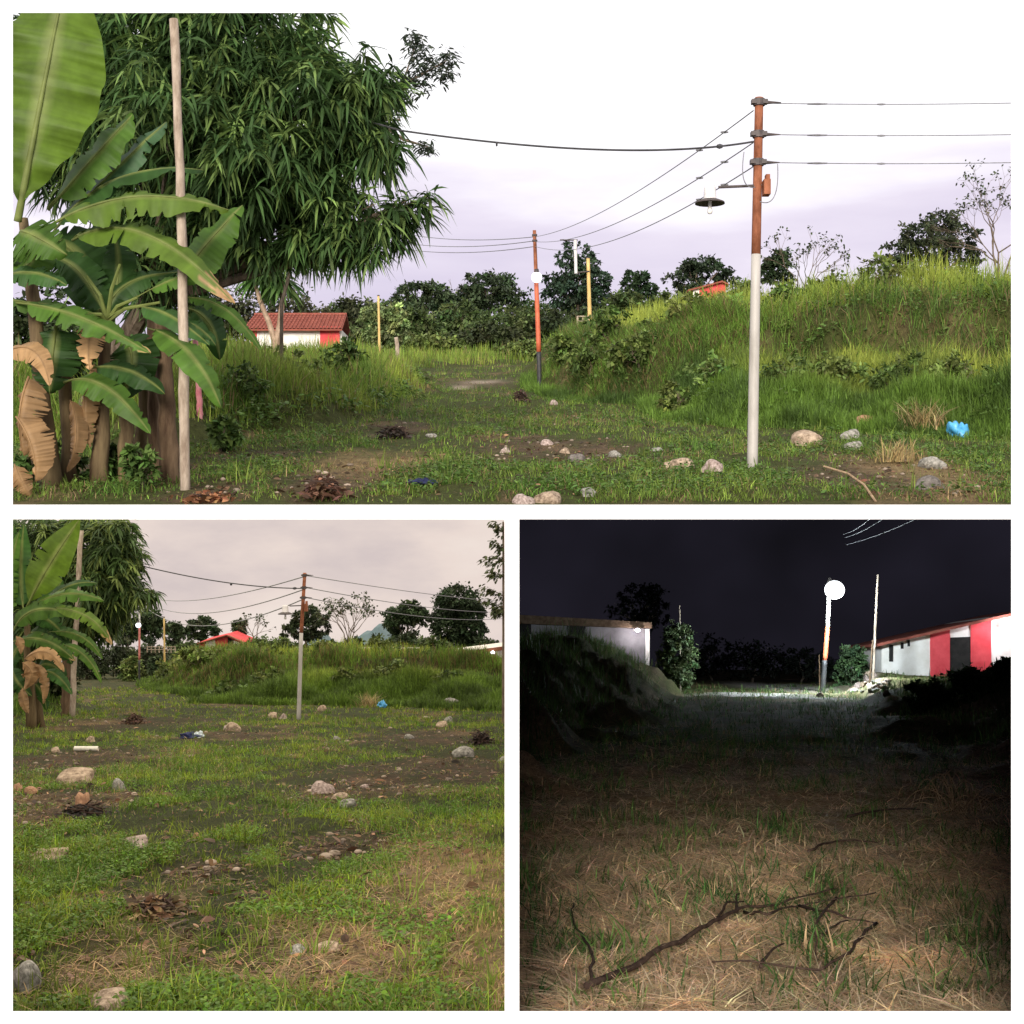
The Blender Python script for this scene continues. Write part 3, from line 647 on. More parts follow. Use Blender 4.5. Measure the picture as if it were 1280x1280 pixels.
DG = (0.046, 0.070, 0.032); MG = (0.072, 0.105, 0.034); YG = (0.115, 0.150, 0.042)
def far_tree(pl, px, ytop, hw, ybot, Y, lobs, n, label, col=DG, lf=3.2, name='tree', r0=None, **kw):
    """lobs: (dx, dy, rx, ry) as fractions of hw and crown height, measured from the crown's middle"""
    h = (ybot-ytop)/2; cy = (ybot+ytop)/2; s = S(Y)
    L = [lobe(px+a*hw, cy+b*h, c*hw, d*h, Y+R.uniform(-0.3, 0.3)*hw*s) for a, b, c, d in lobs]
    return tree(pl, name, L, at(pl, px, Y), n, lf*1.6*s, lf*0.85*s, col, r0 or max(0.08, hw*s*0.045), label, **kw)
ROUND = [(0, -0.1, 0.62, 0.75), (-0.55, 0.2, 0.42, 0.5), (0.55, 0.2, 0.42, 0.5), (-0.25, -0.45, 0.42, 0.42), (0.3, -0.4, 0.42, 0.45), (0, 0.45, 0.6, 0.45)]
CONE = [(0.0, -0.68, 0.42, 0.30), (-0.30, -0.36, 0.36, 0.26), (0.36, -0.30, 0.42, 0.30), (0.0, -0.1, 0.6, 0.3), (-0.5, 0.18, 0.45, 0.28), (0.5, 0.22, 0.45, 0.3), (-0.35, 0.6, 0.6, 0.36), (0.4, 0.62, 0.6, 0.36), (0, 0.4, 0.6, 0.4)]
UMB = [(-0.62, 0.25, 0.34, 0.28), (-0.3, -0.3, 0.36, 0.3), (0.1, -0.55, 0.42, 0.32), (0.5, -0.22, 0.36, 0.32), (0.72, 0.2, 0.28, 0.3), (0.1, 0.1, 0.3, 0.2), (-0.1, 0.75, 0.5, 0.25)]
OPEN = [(-0.6, 0.15, 0.36, 0.26), (-0.2, -0.3, 0.36, 0.3), (0.18, -0.66, 0.36, 0.28), (0.55, -0.25, 0.38, 0.3), (0.75, 0.3, 0.26, 0.26), (-0.75, 0.5, 0.24, 0.2), (0.1, 0.15, 0.42, 0.3), (0.35, 0.65, 0.32, 0.24), (-0.35, 0.6, 0.3, 0.24)]

# --- wide upper view: trees along the skyline
far_tree('top', 722, 299, 44, 385, 118, CONE, 7000, 'tall dark cone-shaped tree behind the ochre pole in the upper view', (0.036, 0.062, 0.036))
far_tree('top', 612, 337, 50, 395, 125, ROUND, 5200, 'rounded dark tree left of the lit pole on the upper skyline', DG)
far_tree('top', 530, 349, 44, 400, 122, ROUND, 4200, 'low dark tree beside the mango crown on the upper skyline', DG)
far_tree('top', 796, 337, 26, 385, 126, ROUND, 2600, 'small round tree right of the tall cone-shaped tree in the upper view', (0.03, 0.055, 0.024))
far_tree('top', 874, 317, 46, 368, 130, UMB, 3400, 'flat-topped tree with sky gaps above the small red house in the upper view', (0.028, 0.042, 0.022), clump=0.3)
far_tree('top', 972, 307, 24, 362, 125, ROUND, 2600, 'small dark tree just right of the white pole in the upper view', DG)
far_tree('top', 1163, 262, 64, 350, 120, OPEN, 6500, 'broad open-crowned tree above the right bank in the upper view', (0.04, 0.052, 0.026), clump=0.3)
bare_tree('top', 1004, 292, 34, 124, 'thin bare tree beside a small dark tree right of the upper white pole', 4, 3, stems=3, r0=0.10)
bare_tree('top', 1250, 222, 40, 100, 'tall thinly leaved tree at the right edge of the upper view', 5, 4, stems=4, r0=0.12)
bare_tree('top', 570, 334, 22, 140, 'small bare tree showing between two dark trees on the upper skyline', 3, 0, stems=3, r0=0.08)
B = 'shrubs behind the upper view'
for (px, yt, hw, Y, col, lab) in [
    (1205, 328, 36, 105, MG, 'dark bush under the broad open-crowned tree at upper right'),
    (1254, 346, 26, 98, DG, 'dark bush at the right edge of the upper skyline'),
    (1040, 345, 50, 112, MG, 'low green bush on the skyline right of the upper white pole'),
    (1110, 346, 40, 112, MG, 'low green bush left of the broad open-crowned tree'),
    (840, 358, 36, 110, MG, 'green bush in front of the flat-topped tree in the upper view'),
    (775, 362, 40, 104, MG, 'green bush right of the ochre pole foot in the upper view'),
    (930, 352, 30, 112, MG, 'green bush right of the small red house in the upper view'),
    (640, 378, 60, 96, MG, 'wide dark bush left of the lit pole in the upper view'),
    (575, 372, 55, 99, MG, 'wide green bush in the middle of the dark thicket in the upper view'),
    (690, 392, 46, 88, (0.03, 0.042, 0.018), 'dark bush behind the lower half of the lit pole in the upper view'),
    (735, 385, 44, 92, (0.035, 0.05, 0.02), 'dark bush at the foot of the tall cone-shaped tree'),
    (520, 385, 40, 92, MG, 'green bush right of the small round pale bush in the upper view'),
    (610, 405, 52, 82, (0.04, 0.05, 0.02), 'low brownish bush at the end of the upper dirt path'),
    (545, 415, 40, 76, YG, 'low light green bush left of the upper dirt path end'),
    (440, 372, 55, 110, (0.05, 0.062, 0.026), 'olive bush behind the red-roofed house, right of it'),
    (360, 352, 60, 118, (0.062, 0.066, 0.032), 'olive brown bush right behind the red tiled roof'),
    (290, 360, 60, 118, (0.055, 0.062, 0.03), 'olive bush left behind the red tiled roof'),
    (660, 428, 40, 74, YG, 'low light green bush beside the foot of the upper lit pole')]:
    bush('top', px, yt, hw, Y, lab, col, 4200, 3.4, group=None)
far_tree('top', 479, 376, 38, 436, 58, ROUND, 6500, 'round pale-leaved bush with a thin yellow pole in front of it', (0.17, 0.22, 0.085), 3.2, name='bush', cat='bush', part='foliage')

for (px, yt, hw, Y, col, lab) in [(40, 345, 60, 24, (0.040, 0.062, 0.022), 'dark shrub at the left edge behind the banana plants of the upper view'), (130, 400, 60, 25, (0.040, 0.060, 0.022), 'dark shrub behind the banana stems of the upper view'), (215, 425, 40, 27, (0.05, 0.075, 0.025), 'green shrub behind the log posts of the upper view')]:
    bush('top', px, yt, hw, Y, lab, col, 4500, 6)
for (px, yt, hw, Y, col, lab) in [(25, 800, 26, 46, (0.040, 0.060, 0.020), 'dark shrub at the left edge behind the lower left banana plant'), (70, 820, 26, 48, (0.045, 0.065, 0.022), 'dark shrub behind the log post of the lower left view')]:
    bush('left', px, yt, hw, Y, lab, col, 2600, 4)
for k in range(20):
    px = 420+k*44+R.uniform(-12, 12); bush('top', px, R.uniform(352, 372), R.uniform(32, 46), R.uniform(132, 142), 'bush in the green thicket along the far skyline of the upper view', MG if k % 2 else (0.055, 0.085, 0.034), 1700, 3.6, group='far thicket of the upper view')
for k in range(14):
    px = 110+k*37+R.uniform(-10, 10); bush('left', px, R.uniform(797, 806), R.uniform(22, 32), R.uniform(168, 180), 'bush in the green thicket along the far skyline of the lower left view', MG if k % 2 else (0.055, 0.085, 0.034), 1200, 2.8, group='far thicket of the lower left view')
for px, hw, yt in [(40, 22, 583), (82, 20, 590), (130, 24, 580), (178, 20, 588), (275, 22, 560)]:
    bush('top', px, yt, hw, 14.5+R.uniform(0, 0.8) if px < 200 else 19, 'low leafy weed clump among the banana stems of the upper view' if px < 200 else 'low leafy weed clump right of the log posts in the upper view', (0.085, 0.145, 0.035), 420, 7, name='weed_clump', cat='weeds', group='weed clumps at the banana stems' if px < 200 else None)
def bank_shrub(pl, px, Y, h, w, label, group, col, n):
    x = (px-640)*Y/F; z = float(ground(pl, x, Y)); bush(pl, px, 640-(z+h)*F/Y, w*F/Y, Y, label, col, n, 4.2 if pl == 'top' else 3.0, name='shrub', cat='shrub', group=group)
for px, Y, h, w in [(705, 40, 0.9, 0.5), (735, 35, 1.0, 0.6), (765, 36, 1.3, 0.7), (800, 33, 1.1, 0.7), (832, 36, 1.2, 0.8), (870, 34, 0.9, 0.7), (905, 36, 1.0, 0.8), (985, 34, 0.9, 0.7), (1040, 35, 1.0, 0.8), (1120, 34, 1.1, 0.9), (1190, 34, 0.9, 0.7), (1245, 33, 1.0, 0.8), (850, 27.5, 0.7, 0.5), (890, 27.5, 0.8, 0.6), (990, 26.5, 0.75, 0.6), (1060, 26, 0.8, 0.6), (1130, 25, 0.8, 0.6), (1210, 24.5, 0.8, 0.6), (300, 23, 0.7, 0.5), (360, 27, 0.8, 0.6), (430, 30, 0.8, 0.6)]:
    a = R.random(); bank_shrub('top', px+R.uniform(-8, 8), Y, h*R.uniform(0.8, 1.1), w, 'leafy weed shrub growing on a grass bank of the upper view', 'weed shrubs on the upper banks', tuple(np.array((0.075, 0.125, 0.03))*(1-a)+np.array((0.15, 0.19, 0.05))*a), 800)
for px, Y, h, w in [(205, 80, 1.1, 0.9), (225, 78, 1.2, 1.0), (250, 74, 1.3, 1.1), (285, 72, 1.0, 1.0), (330, 72, 1.1, 1.0), (400, 72, 1.0, 1.0), (470, 72, 1.1, 1.1), (540, 70, 1.0, 1.0), (600, 70, 1.1, 1.1), (280, 56, 0.8, 0.7), (330, 55, 0.8, 0.8), (430, 54, 0.8, 0.8), (490, 54, 0.9, 0.8), (560, 52, 0.8, 0.8)]:
    a = R.random(); bank_shrub('left', px+R.uniform(-6, 6), Y, h*R.uniform(0.8, 1.1), w, 'leafy weed shrub growing on the grass bank of the lower left view', 'weed shrubs on the lower left bank', tuple(np.array((0.065, 0.10, 0.025))*(1-a)+np.array((0.13, 0.16, 0.04))*a), 600)
# --- mango trees: rosettes of long drooping leaves
def mango(pl, lobes, base, nros, L, W, r0, label, col=(0.045, 0.090, 0.026), light=(0.13, 0.20, 0.055), extra=()):
    t = thing('mango_tree', base, label, 'tree')
    mb = MB(); limbs(mb, np.array(base, float), lobes, r0); mb.build('trunk', M['bark'], t, clip=CLIP[pl])
    vol = np.array([l[1].prod()**(2/3) for l in lobes]); pr = vol/vol.sum()
    li = R.choice(len(lobes), nros, p=pr); C0 = np.array([lobes[i][0] for i in li]); Rr = np.array([lobes[i][1] for i in li])
    d = R.normal(0, 1, (nros, 3)); d /= np.linalg.norm(d, axis=1, keepdims=True)
    r = 0.30+0.85*R.random(nros)**0.6+np.where(R.random(nros) < 0.10, 0.22, 0); cc = C0+d*Rr*r[:, None]
    sc = Rr.mean(); g = Waves(77, sc*0.75, 12)(cc[:, 0]+0.35*cc[:, 1], cc[:, 2]) < 0.95; cc, d, Rr = cc[g], d[g], Rr[g]; nros = len(cc)   # gaps between the boughs
    per = 13; m = nros*per
    P = np.repeat(cc, per, 0)+R.normal(0, 0.03, (m, 3)); az = R.uniform(0, 2*PI, m)
    D = np.stack([np.cos(az), np.sin(az), R.uniform(-1.35, 0.85, m)], 1)+np.repeat(d, per, 0)*np.array([0.6, 0.6, 0.3])
    yo = R.random(nros) < 0.30
    c = np.where(yo[:, None], np.asarray(light), np.asarray(col))*np.exp(R.normal(0, 0.28, (nros, 1)))
    c = np.repeat(c, per, 0)*np.exp(R.normal(0, 0.16, (m, 1)))
    mb = MB(); strips(mb, P, D, L*R.uniform(0.65, 1.25, m), W*R.uniform(0.8, 1.25, m), R.uniform(0.25, 0.8, m), c)
    mb.build('crown', M['leaf'], t, clip=CLIP[pl], smooth=True)
    return t
ML = [lobe(*a) for a in [(180, 60, 110, 80, 19), (300, 40, 100, 70, 18.6), (250, 140, 120, 90, 18.4), (390, 130, 85, 70, 18.2), (330, 205, 95, 60, 18), (452, 118, 40, 50, 18), (462, 178, 38, 30, 18), (400, 200, 40, 30, 18),
      (415, 272, 52, 36, 18.2), (468, 272, 38, 28, 18), (508, 258, 22, 12, 18), (534, 248, 12, 7, 18), (445, 306, 24, 15, 18), (375, 300, 30, 20, 18.2), (310, 275, 70, 40, 18.6), (240, 250, 80, 70, 19), (120, 150, 90, 90, 19.5), (330, 300, 30, 18, 18.3), (190, 330, 70, 60, 19.5), (60, 90, 80, 90, 20)]]
mango('top', ML, at('top', 100, 20.5), 4300, 0.32, 0.038, 0.16, 'large mango tree with long drooping leaves behind the banana plants in the upper view')
# thin-leaved branch behind it
t = thing('feathery_tree', at('top', 352, 26), 'feathery-leaved tree whose branch tips reach past the mango crown into the sky', 'tree')
s = S(26); mb = MB(); tips = []
fb = at('top', 352, 26); j = U(470, 150, 26)
tube(mb, [fb, U(352, 380, 26), U(365, 330, 26), U(420, 220, 26), j], [0.035, 0.035, 0.035, 0.035, 0.03], 7)
for a, b_ in [((500, 115), (522, 48)), ((515, 100), (560, 75)), ((500, 130), (500, 105)), ((500, 150), (490, 125)), ((505, 175), (540, 185))]:
    tube(mb, [j, U(*a, 26), U(*b_, 26)], [0.045, 0.03, 0.012], 5)
mb.build('trunk', M['bark'], t); mb = MB()
for (px, py, k, sp) in [(522, 60, 170, 13), (530, 82, 200, 15), (560, 72, 130, 11), (556, 92, 120, 11), (504, 100, 140, 13), (500, 122, 130, 12), (524, 104, 120, 14), (536, 185, 80, 8), (525, 183, 50, 8), (515, 45, 60, 8)]:
    P = U(px, py, 26)+R.normal(0, 1, (k, 3))*sp*s*np.array([0.62, 0.8, 0.5])
    az = R.uniform(0, 2*PI, k); strips(mb, P, np.stack([np.cos(az), 0.6*np.sin(az), R.uniform(-0.6, 0.2, k)], 1), 9*s, 2.6*s, 0.3, jit((0.045, 0.06, 0.04), k, 0.2))
mb.build('crown', M['leaf'], t)
# young forked tree in front of the red-roofed house
Yf = 41; t = thing('young_tree', at('top', 345, Yf), 'young forked tree with one drooping leaf rosette before the red-roofed house', 'tree'); s = S(Yf); mb = MB(); b = at('top', 345, Yf)
tube(mb, [b-np.array([0, 0, .2]), U(345, 432, Yf)], [6*s, 5.5*s], 8); tube(mb, [U(345, 432, Yf), U(337, 405, Yf), U(325, 376, Yf), U(318, 350, Yf)], [4.2*s, 3.4*s, 3*s, 2.2*s], 7)
tube(mb, [U(345, 432, Yf), U(350, 405, Yf), U(353, 376, Yf), U(352, 350, Yf)], [4.6*s, 3.8*s, 3.2*s, 2.4*s], 7)
mb.build('trunk', noisemat('smooth_pale_bark', (0.22, 0.15, 0.10), (0.40, 0.29, 0.21), 5, 0.85, 0.3), t); mb = MB()
for (px, py, k) in [(326, 345, 60), (340, 338, 60), (352, 350, 45), (320, 335, 30), (335, 325, 40)]:
    P = np.repeat(U(px, py, Yf)[None], k, 0)+R.normal(0, 2*s, (k, 3)); az = R.uniform(0, 2*PI, k)
    strips(mb, P, np.stack([np.cos(az), np.sin(az), R.uniform(-0.8, 0.7, k)], 1), 36*s*R.uniform(0.7, 1.1, k), 5*s, 0.6, jit((0.06, 0.12, 0.03), k, 0.3))
mb.build('crown', M['leaf'], t)

# ------------------------------------------------------------------ banana plants
GA = np.array([0.072, 0.150, 0.020]); GB = np.array([0.042, 0.105, 0.022]); GC = np.array([0.095, 0.160, 0.018]); RIB = np.array([0.20, 0.24, 0.07]); TAN = np.array([0.47, 0.29, 0.14])
def banana_leaf(pl, parent, p0, p1, p2, width, col, Nh=(0.0, -0.55, 0.8), fold=0.25, tear=0.18, dry=None, pet=0.10, rip=0.05, name='leaf', label=None, pw=0.72):
    """p*: (px, py, Y) control points of the midrib"""
    RB = RIB if name == 'leaf' else TAN*0.8
    A, Bm, Cc = U(*p0), U(*p1), U(*p2); n = 130 if width > 100 else 64; m = 4
    t = np.linspace(0, 1, n)[:, None]
    ctr = Bm*2-0.5*A-0.5*Cc if True else Bm
    c = A*(1-t)**2+ctr*2*t*(1-t)+Cc*t*t
    W = width*S((p0[2]+p2[2])/2)
    tt = np.clip((t[:, 0]-pet)/(1-pet), 0, 1)
    prof = np.sin(PI*np.clip(tt, 0, 1)**pw)**(0.55 if pw < 1 else 0.75)*(1-0.15*tt); prof[tt <= 0] = 0.02; prof[-1] = 0.02
    Nh = np.array(Nh, float); ph = R.uniform(0, 6, 4); rn = np.cumsum(R.normal(0, 0.45, (n, 2)), 0); rn = np.clip(rn-np.stack([np.convolve(rn[:, q], np.ones(15)/15, 'same') for q in (0, 1)], 1), -1.3, 1.3); V = np.zeros((n, 2*m+1, 3)); C = np.zeros((n, 2*m+1, 3))
    sideW = np.ones((n, 2)); vein = R.random(n)
    for sdi in (0, 1):
        for k in range(5, n-2):
            if R.random() < tear: sideW[k, sdi] = R.choice([0.15, 0.4, 0.7])
    for k in range(n):
        T = c[min(k+1, n-1)]-c[max(k-1, 0)]; T /= np.linalg.norm(T)
        sd = np.cross(T, Nh); sd /= np.linalg.norm(sd)+1e-9; nn = np.cross(sd, T)
        for j in range(-m, m+1):
            v = j/m; f = sideW[k, 0 if j < 0 else 1] if abs(j) == m else (1.0 if abs(j) < m-1 else (1+sideW[k, 0 if j < 0 else 1])/2)
            w = W*0.5*prof[k]*v*f
            off = -fold*abs(w)-0.25*fold*abs(w)*abs(v)+rip*W*prof[k]*abs(v)*rn[k, 0 if j < 0 else 1]+0.06*W*abs(v)*math.sin(k*0.31+ph[2])
            V[k, j+m] = c[k]+sd*w+nn*off
            cc = col*(0.90+0.20*vein[k])*(0.90 if j < 0 else 1.10)
            if dry is not None and tt[k] > dry+0.06*math.sin(j*2.1+ph[3]): cc = TAN*(0.7+0.5*R.random())
            C[k, j+m] = cc if abs(j) > 0 else RB
        if tt[k] <= 0: C[k] = RB
    cols = 2*m+1; ix = np.arange(n*cols).reshape(n, cols)
    Q = np.stack([ix[:-1, :-1], ix[:-1, 1:], ix[1:, 1:], ix[1:, :-1]], -1).reshape(-1, 4)
    mb = MB(); mb.add(V.reshape(-1, 3), Q, None, C.reshape(-1, 3))
    rr = max(W*0.022, 0.006)
    tube(mb, c[::3]+np.array([0, 0, -rr*0.6]), np.linspace(rr*1.5, rr*0.35, len(c[::3])), 6, RB)
    o = mb.build(name, M['banana'], parent, clip=CLIP[pl], smooth=True)
    if label: o['label'] = label
    return o
def pseudostem(pl, parent, px0, Y, px1, py1, r0, r1, mat='sheath'):
    b = at(pl, px0, Y); e = U(px1, py1, Y); t = np.linspace(0, 1, 7)[:, None]
    p = (b-np.array([0, 0, 0.1]))*(1-t)+e*t+R.normal(0, 0.012, (7, 3)); mb = MB(); tube(mb, p, np.linspace(r0, r1, 7)*R.uniform(0.9, 1.1, 7), 12)
    return mb.build('pseudostem', M[mat], parent, clip=CLIP[pl], smooth=True)
def dry_hang(pl, parent, pts, width, Y):
    for k in range(1):
        banana_leaf(pl, parent, (*pts[0], Y), (*pts[1], Y-0.1), (*pts[2], Y-0.05), width, TAN*R.uniform(0.6, 0.85), (R.uniform(-0.5, 0.5), -1, 0.15), 0.9, 0.10, None, 0.02, 0.16, 'dry_leaf', 'dry tan hanging leaf')

A = thing('banana_plant', at('top', 62, 14.6), 'banana plant with one huge upright leaf at the left edge of the upper view', 'banana plant')
pseudostem('top', A, 66, 14.6, 30, 270, 0.105, 0.05); pseudostem('top', A, 90, 14.9, 80, 430, 0.09, 0.05)
UP = (0.15, -1, 0.1)
banana_leaf('top', A, (22, 275, 14.4), (50, 130, 14.3), (84, -40, 14.5), 150, GC, UP, 0.16, 0.0, None, 0.07, 0.02, pw=1.35)
banana_leaf('top', A, (60, 262, 14.9), (122, 190, 14.9), (166, 143, 15.0), 58, GA*0.95, (-0.2, -1, 0.5), 0.3, 0.1)
banana_leaf('top', A, (70, 285, 15.0), (150, 205, 15.1), (208, 152, 15.2), 44, np.array([0.05, 0.11, 0.045]), (-0.3, -1, 0.5), 0.3, 0.05)
banana_leaf('top', A, (60, 300, 14.9), (140, 225, 15.0), (254, 212, 15.1), 46, GB*0.7, (0, -0.6, 1), 0.3, 0.15)
banana_leaf('top', A, (50, 290, 14.5), (160, 246, 14.4), (286, 262, 14.5), 60, GC*0.9, (0.1, -0.9, 0.8), 0.4, 0.22, None, 0.15)
banana_leaf('top', A, (26, 290, 14.1), (40, 292, 13.9), (84, 318, 13.9), 80, GA*0.8, (0.0, -0.9, 0.5), 0.3, 0.15)
banana_leaf('top', A, (10, 300, 14.2), (40, 320, 14.2), (6, 350, 14.2), 60, GA*0.85, (0.2, -1, 0.3), 0.3, 0.1)
banana_leaf('top', A, (-5, 348, 14.1), (40, 340, 14.0), (84, 357, 14.0), 40, GB, (0.0, -0.8, 0.7), 0.3, 0.1)
banana_leaf('top', A, (60, 300, 15.0), (105, 330, 15.1), (130, 420, 15.2), 90, GB*0.6, (0.2, -1, 0.3), 0.3, 0.15)
banana_leaf('top', A, (5, 440, 14.2), (42, 438, 14.0), (62, 482, 14.0), 34, TAN, (0, -0.9, 0.5), 0.5, 0.1, None, 0.02, 0.08, 'dry_leaf', 'dry tan drooping leaf')
dry_hang('top', A, [(36, 470), (24, 520), (30, 570)], 46, 14.1); dry_hang('top', A, [(20, 520), (40, 560), (44, 602)], 44, 14.0); dry_hang('top', A, [(18, 580), (26, 600), (40, 622)], 30, 13.9)
B_ = thing('banana_plant', at('top', 128, 14.9), 'bushy banana plant with fanned petioles left of the tall bare stake in the upper view', 'banana plant')
pseudostem('top', B_, 124, 14.9, 134, 400, 0.10, 0.055); pseudostem('top', B_, 160, 15.1, 155, 500, 0.10, 0.07)
banana_leaf('top', B_, (90, 300, 14.6), (182, 292, 14.4), (293, 380, 14.3), 56, GC, (0.1, -0.8, 0.8), 0.3, 0.1, 0.88, 0.05)
banana_leaf('top', B_, (134, 400, 14.8), (90, 385, 14.5), (-10, 372, 14.3), 52, GA, (0, -0.7, 0.8), 0.35, 0.2)
banana_leaf('top', B_, (20, 378, 14.3), (100, 396, 14.1), (188, 442, 14.1), 46, GA*1.05, (0.0, -0.8, 0.8), 0.3, 0.25, 0.98)
banana_leaf('top', B_, (140, 400, 14.8), (115, 412, 14.6), (112, 462, 14.5), 40, TAN*1.2, (0.2, -1, 0.3), 0.5, 0.3, None, 0.3, 0.1, 'dry_leaf', 'pale dried leaf')
banana_leaf('top', B_, (134, 400, 14.8), (158, 355, 14.9), (230, 340, 15.0), 46, GB*0.75, (0.1, -0.8, 0.7), 0.3, 0.15)
banana_leaf('top', B_, (134, 400, 14.9), (148, 340, 15.0), (140, 285, 15.1), 50, GB*0.7, (0.1, -1, 0.2), 0.3, 0.15)
banana_leaf('top', B_, (134, 400, 14.8), (100, 340, 14.9), (60, 320, 15.0), 50, GB*0.7, (-0.1, -1, 0.3), 0.3, 0.15)
banana_leaf('top', B_, (134, 395, 14.7), (195, 358, 14.6), (245, 340, 14.6), 30, GA, (0.1, -0.8, 0.8), 0.3, 0.1, None, 0.45)
banana_leaf('top', B_, (134, 398, 14.7), (190, 385, 14.6), (262, 432, 14.5), 36, GB, (0.1, -0.8, 0.8), 0.3, 0.15, None, 0.4)
banana_leaf('top', B_, (70, 405, 14.6), (66, 440, 14.5), (62, 492, 14.5), 80, GB*0.75, (0.1, -1, 0.2), 0.25, 0.12)
banana_leaf('top', B_, (150, 420, 14.9), (165, 450, 14.9), (150, 500, 14.9), 70, GB*0.55, (0.1, -1, 0.2), 0.25, 0.12)
banana_leaf('top', B_, (80, 478, 14.5), (130, 482, 14.3), (188, 542, 14.3), 46, GA*0.95, (0.0, -0.8, 0.8), 0.3, 0.12)
banana_leaf('top', B_, (110, 460, 14.7), (160, 462, 14.6), (206, 492, 14.6), 44, GB*0.7, (0.0, -0.8, 0.8), 0.3, 0.12)
for (a, c2) in [((134, 402), (108, 345)), ((134, 402), (150, 330)), ((134, 402), (172, 372)), ((134, 402), (200, 378)), ((134, 402), (110, 392))]:
    mb = MB(); tube(mb, [U(*a, 14.75), U((a[0]*2+c2[0])/3, (a[1]+c2[1])/2-4, 14.65), U(*c2, 14.6)], [0.026, 0.02, 0.013], 6, RIB*1.05); mb.build('petiole', M['banana'], B_)
dry_hang('top', B_, [(88, 500), (95, 545), (84, 590)], 24, 14.7); dry_hang('top', B_, [(118, 455), (105, 500), (112, 560)], 30, 14.8)
C_ = thing('banana_plant', at('top', 168, 15.6), 'banana plant whose leaves reach past the tall bare stake in the upper view', 'banana plant')
pseudostem('top', C_, 172, 15.6, 185, 420, 0.09, 0.05)
banana_leaf('top', C_, (215, 360, 15.4), (255, 308, 15.4), (303, 256, 15.5), 64, GA, (-0.3, -1, 0.4), 0.3, 0.06)
banana_leaf('top', C_, (185, 410, 14.9), (236, 440, 14.2), (277, 510, 14.1), 44, GA*0.95, (0.3, -0.9, 0.7), 0.3, 0.12)
banana_leaf('top', C_, (200, 400, 15.3), (240, 405, 15.2), (270, 432, 15.2), 34, GB, (0.1, -0.8, 0.8), 0.3, 0.12)
banana_leaf('top', C_, (225, 372, 15.5), (280, 385, 15.4), (326, 438, 15.4), 28, GA, (0.3, -0.8, 0.8), 0.3, 0.1)
banana_leaf('top', C_, (235, 385, 15.8), (262, 405, 15.8), (275, 450, 15.9), 44, GB*0.7, (0.3, -1, 0.4), 0.3, 0.1)

def post(pl, name, pts, rad, mat, label, cat, Yd, n=10, pole_part=None):
    b = at(pl, pts[0][0], Yd); P = [b-np.array([0, 0, 0.12])]+[U(px, py, Yd) for px, py in pts[1:]]
    P = np.array(P); t = np.linspace(0, len(P)-1, 14); Pi = np.stack([np.interp(t, range(len(P)), P[:, k]) for k in range(3)], 1)
    Pi[1:-1] += R.normal(0, rad*0.12, (12, 3))*np.array([1, 1, 0]); mb = MB(); tube(mb, Pi, rad*np.linspace(1.1, 0.85, 14)*R.uniform(0.92, 1.08, 14), n)
    o = mb.build(name, M[mat], smooth=True, clip=CLIP[pl], origin=b); return tag(o, label, cat)
Yk = float(hit('top', 232, 612)[1])
post('top', 'wooden_stake', [(232, 612), (229, 430), (226, 230), (217, 24)], 0.05, 'stake', 'tall bare crooked wooden stake rising past the banana plants in the upper view', 'stake', Yk)
post('top', 'wooden_post', [(214, 600), (208, 500), (203, 392)], 0.095, 'log', 'thick dark log post right behind the tall stake in the upper view', 'post', 15.2)
post('top', 'wooden_post', [(194, 596), (192, 500), (190, 400)], 0.06, 'log', 'thinner dark log post left of the thick one in the upper view', 'post', 15.5)
post('top', 'post', [(250, 545), (249, 500), (244, 425)], 0.045, 'pinkpost', 'slim pink post between the banana leaves and the grass bank', 'post', 21)

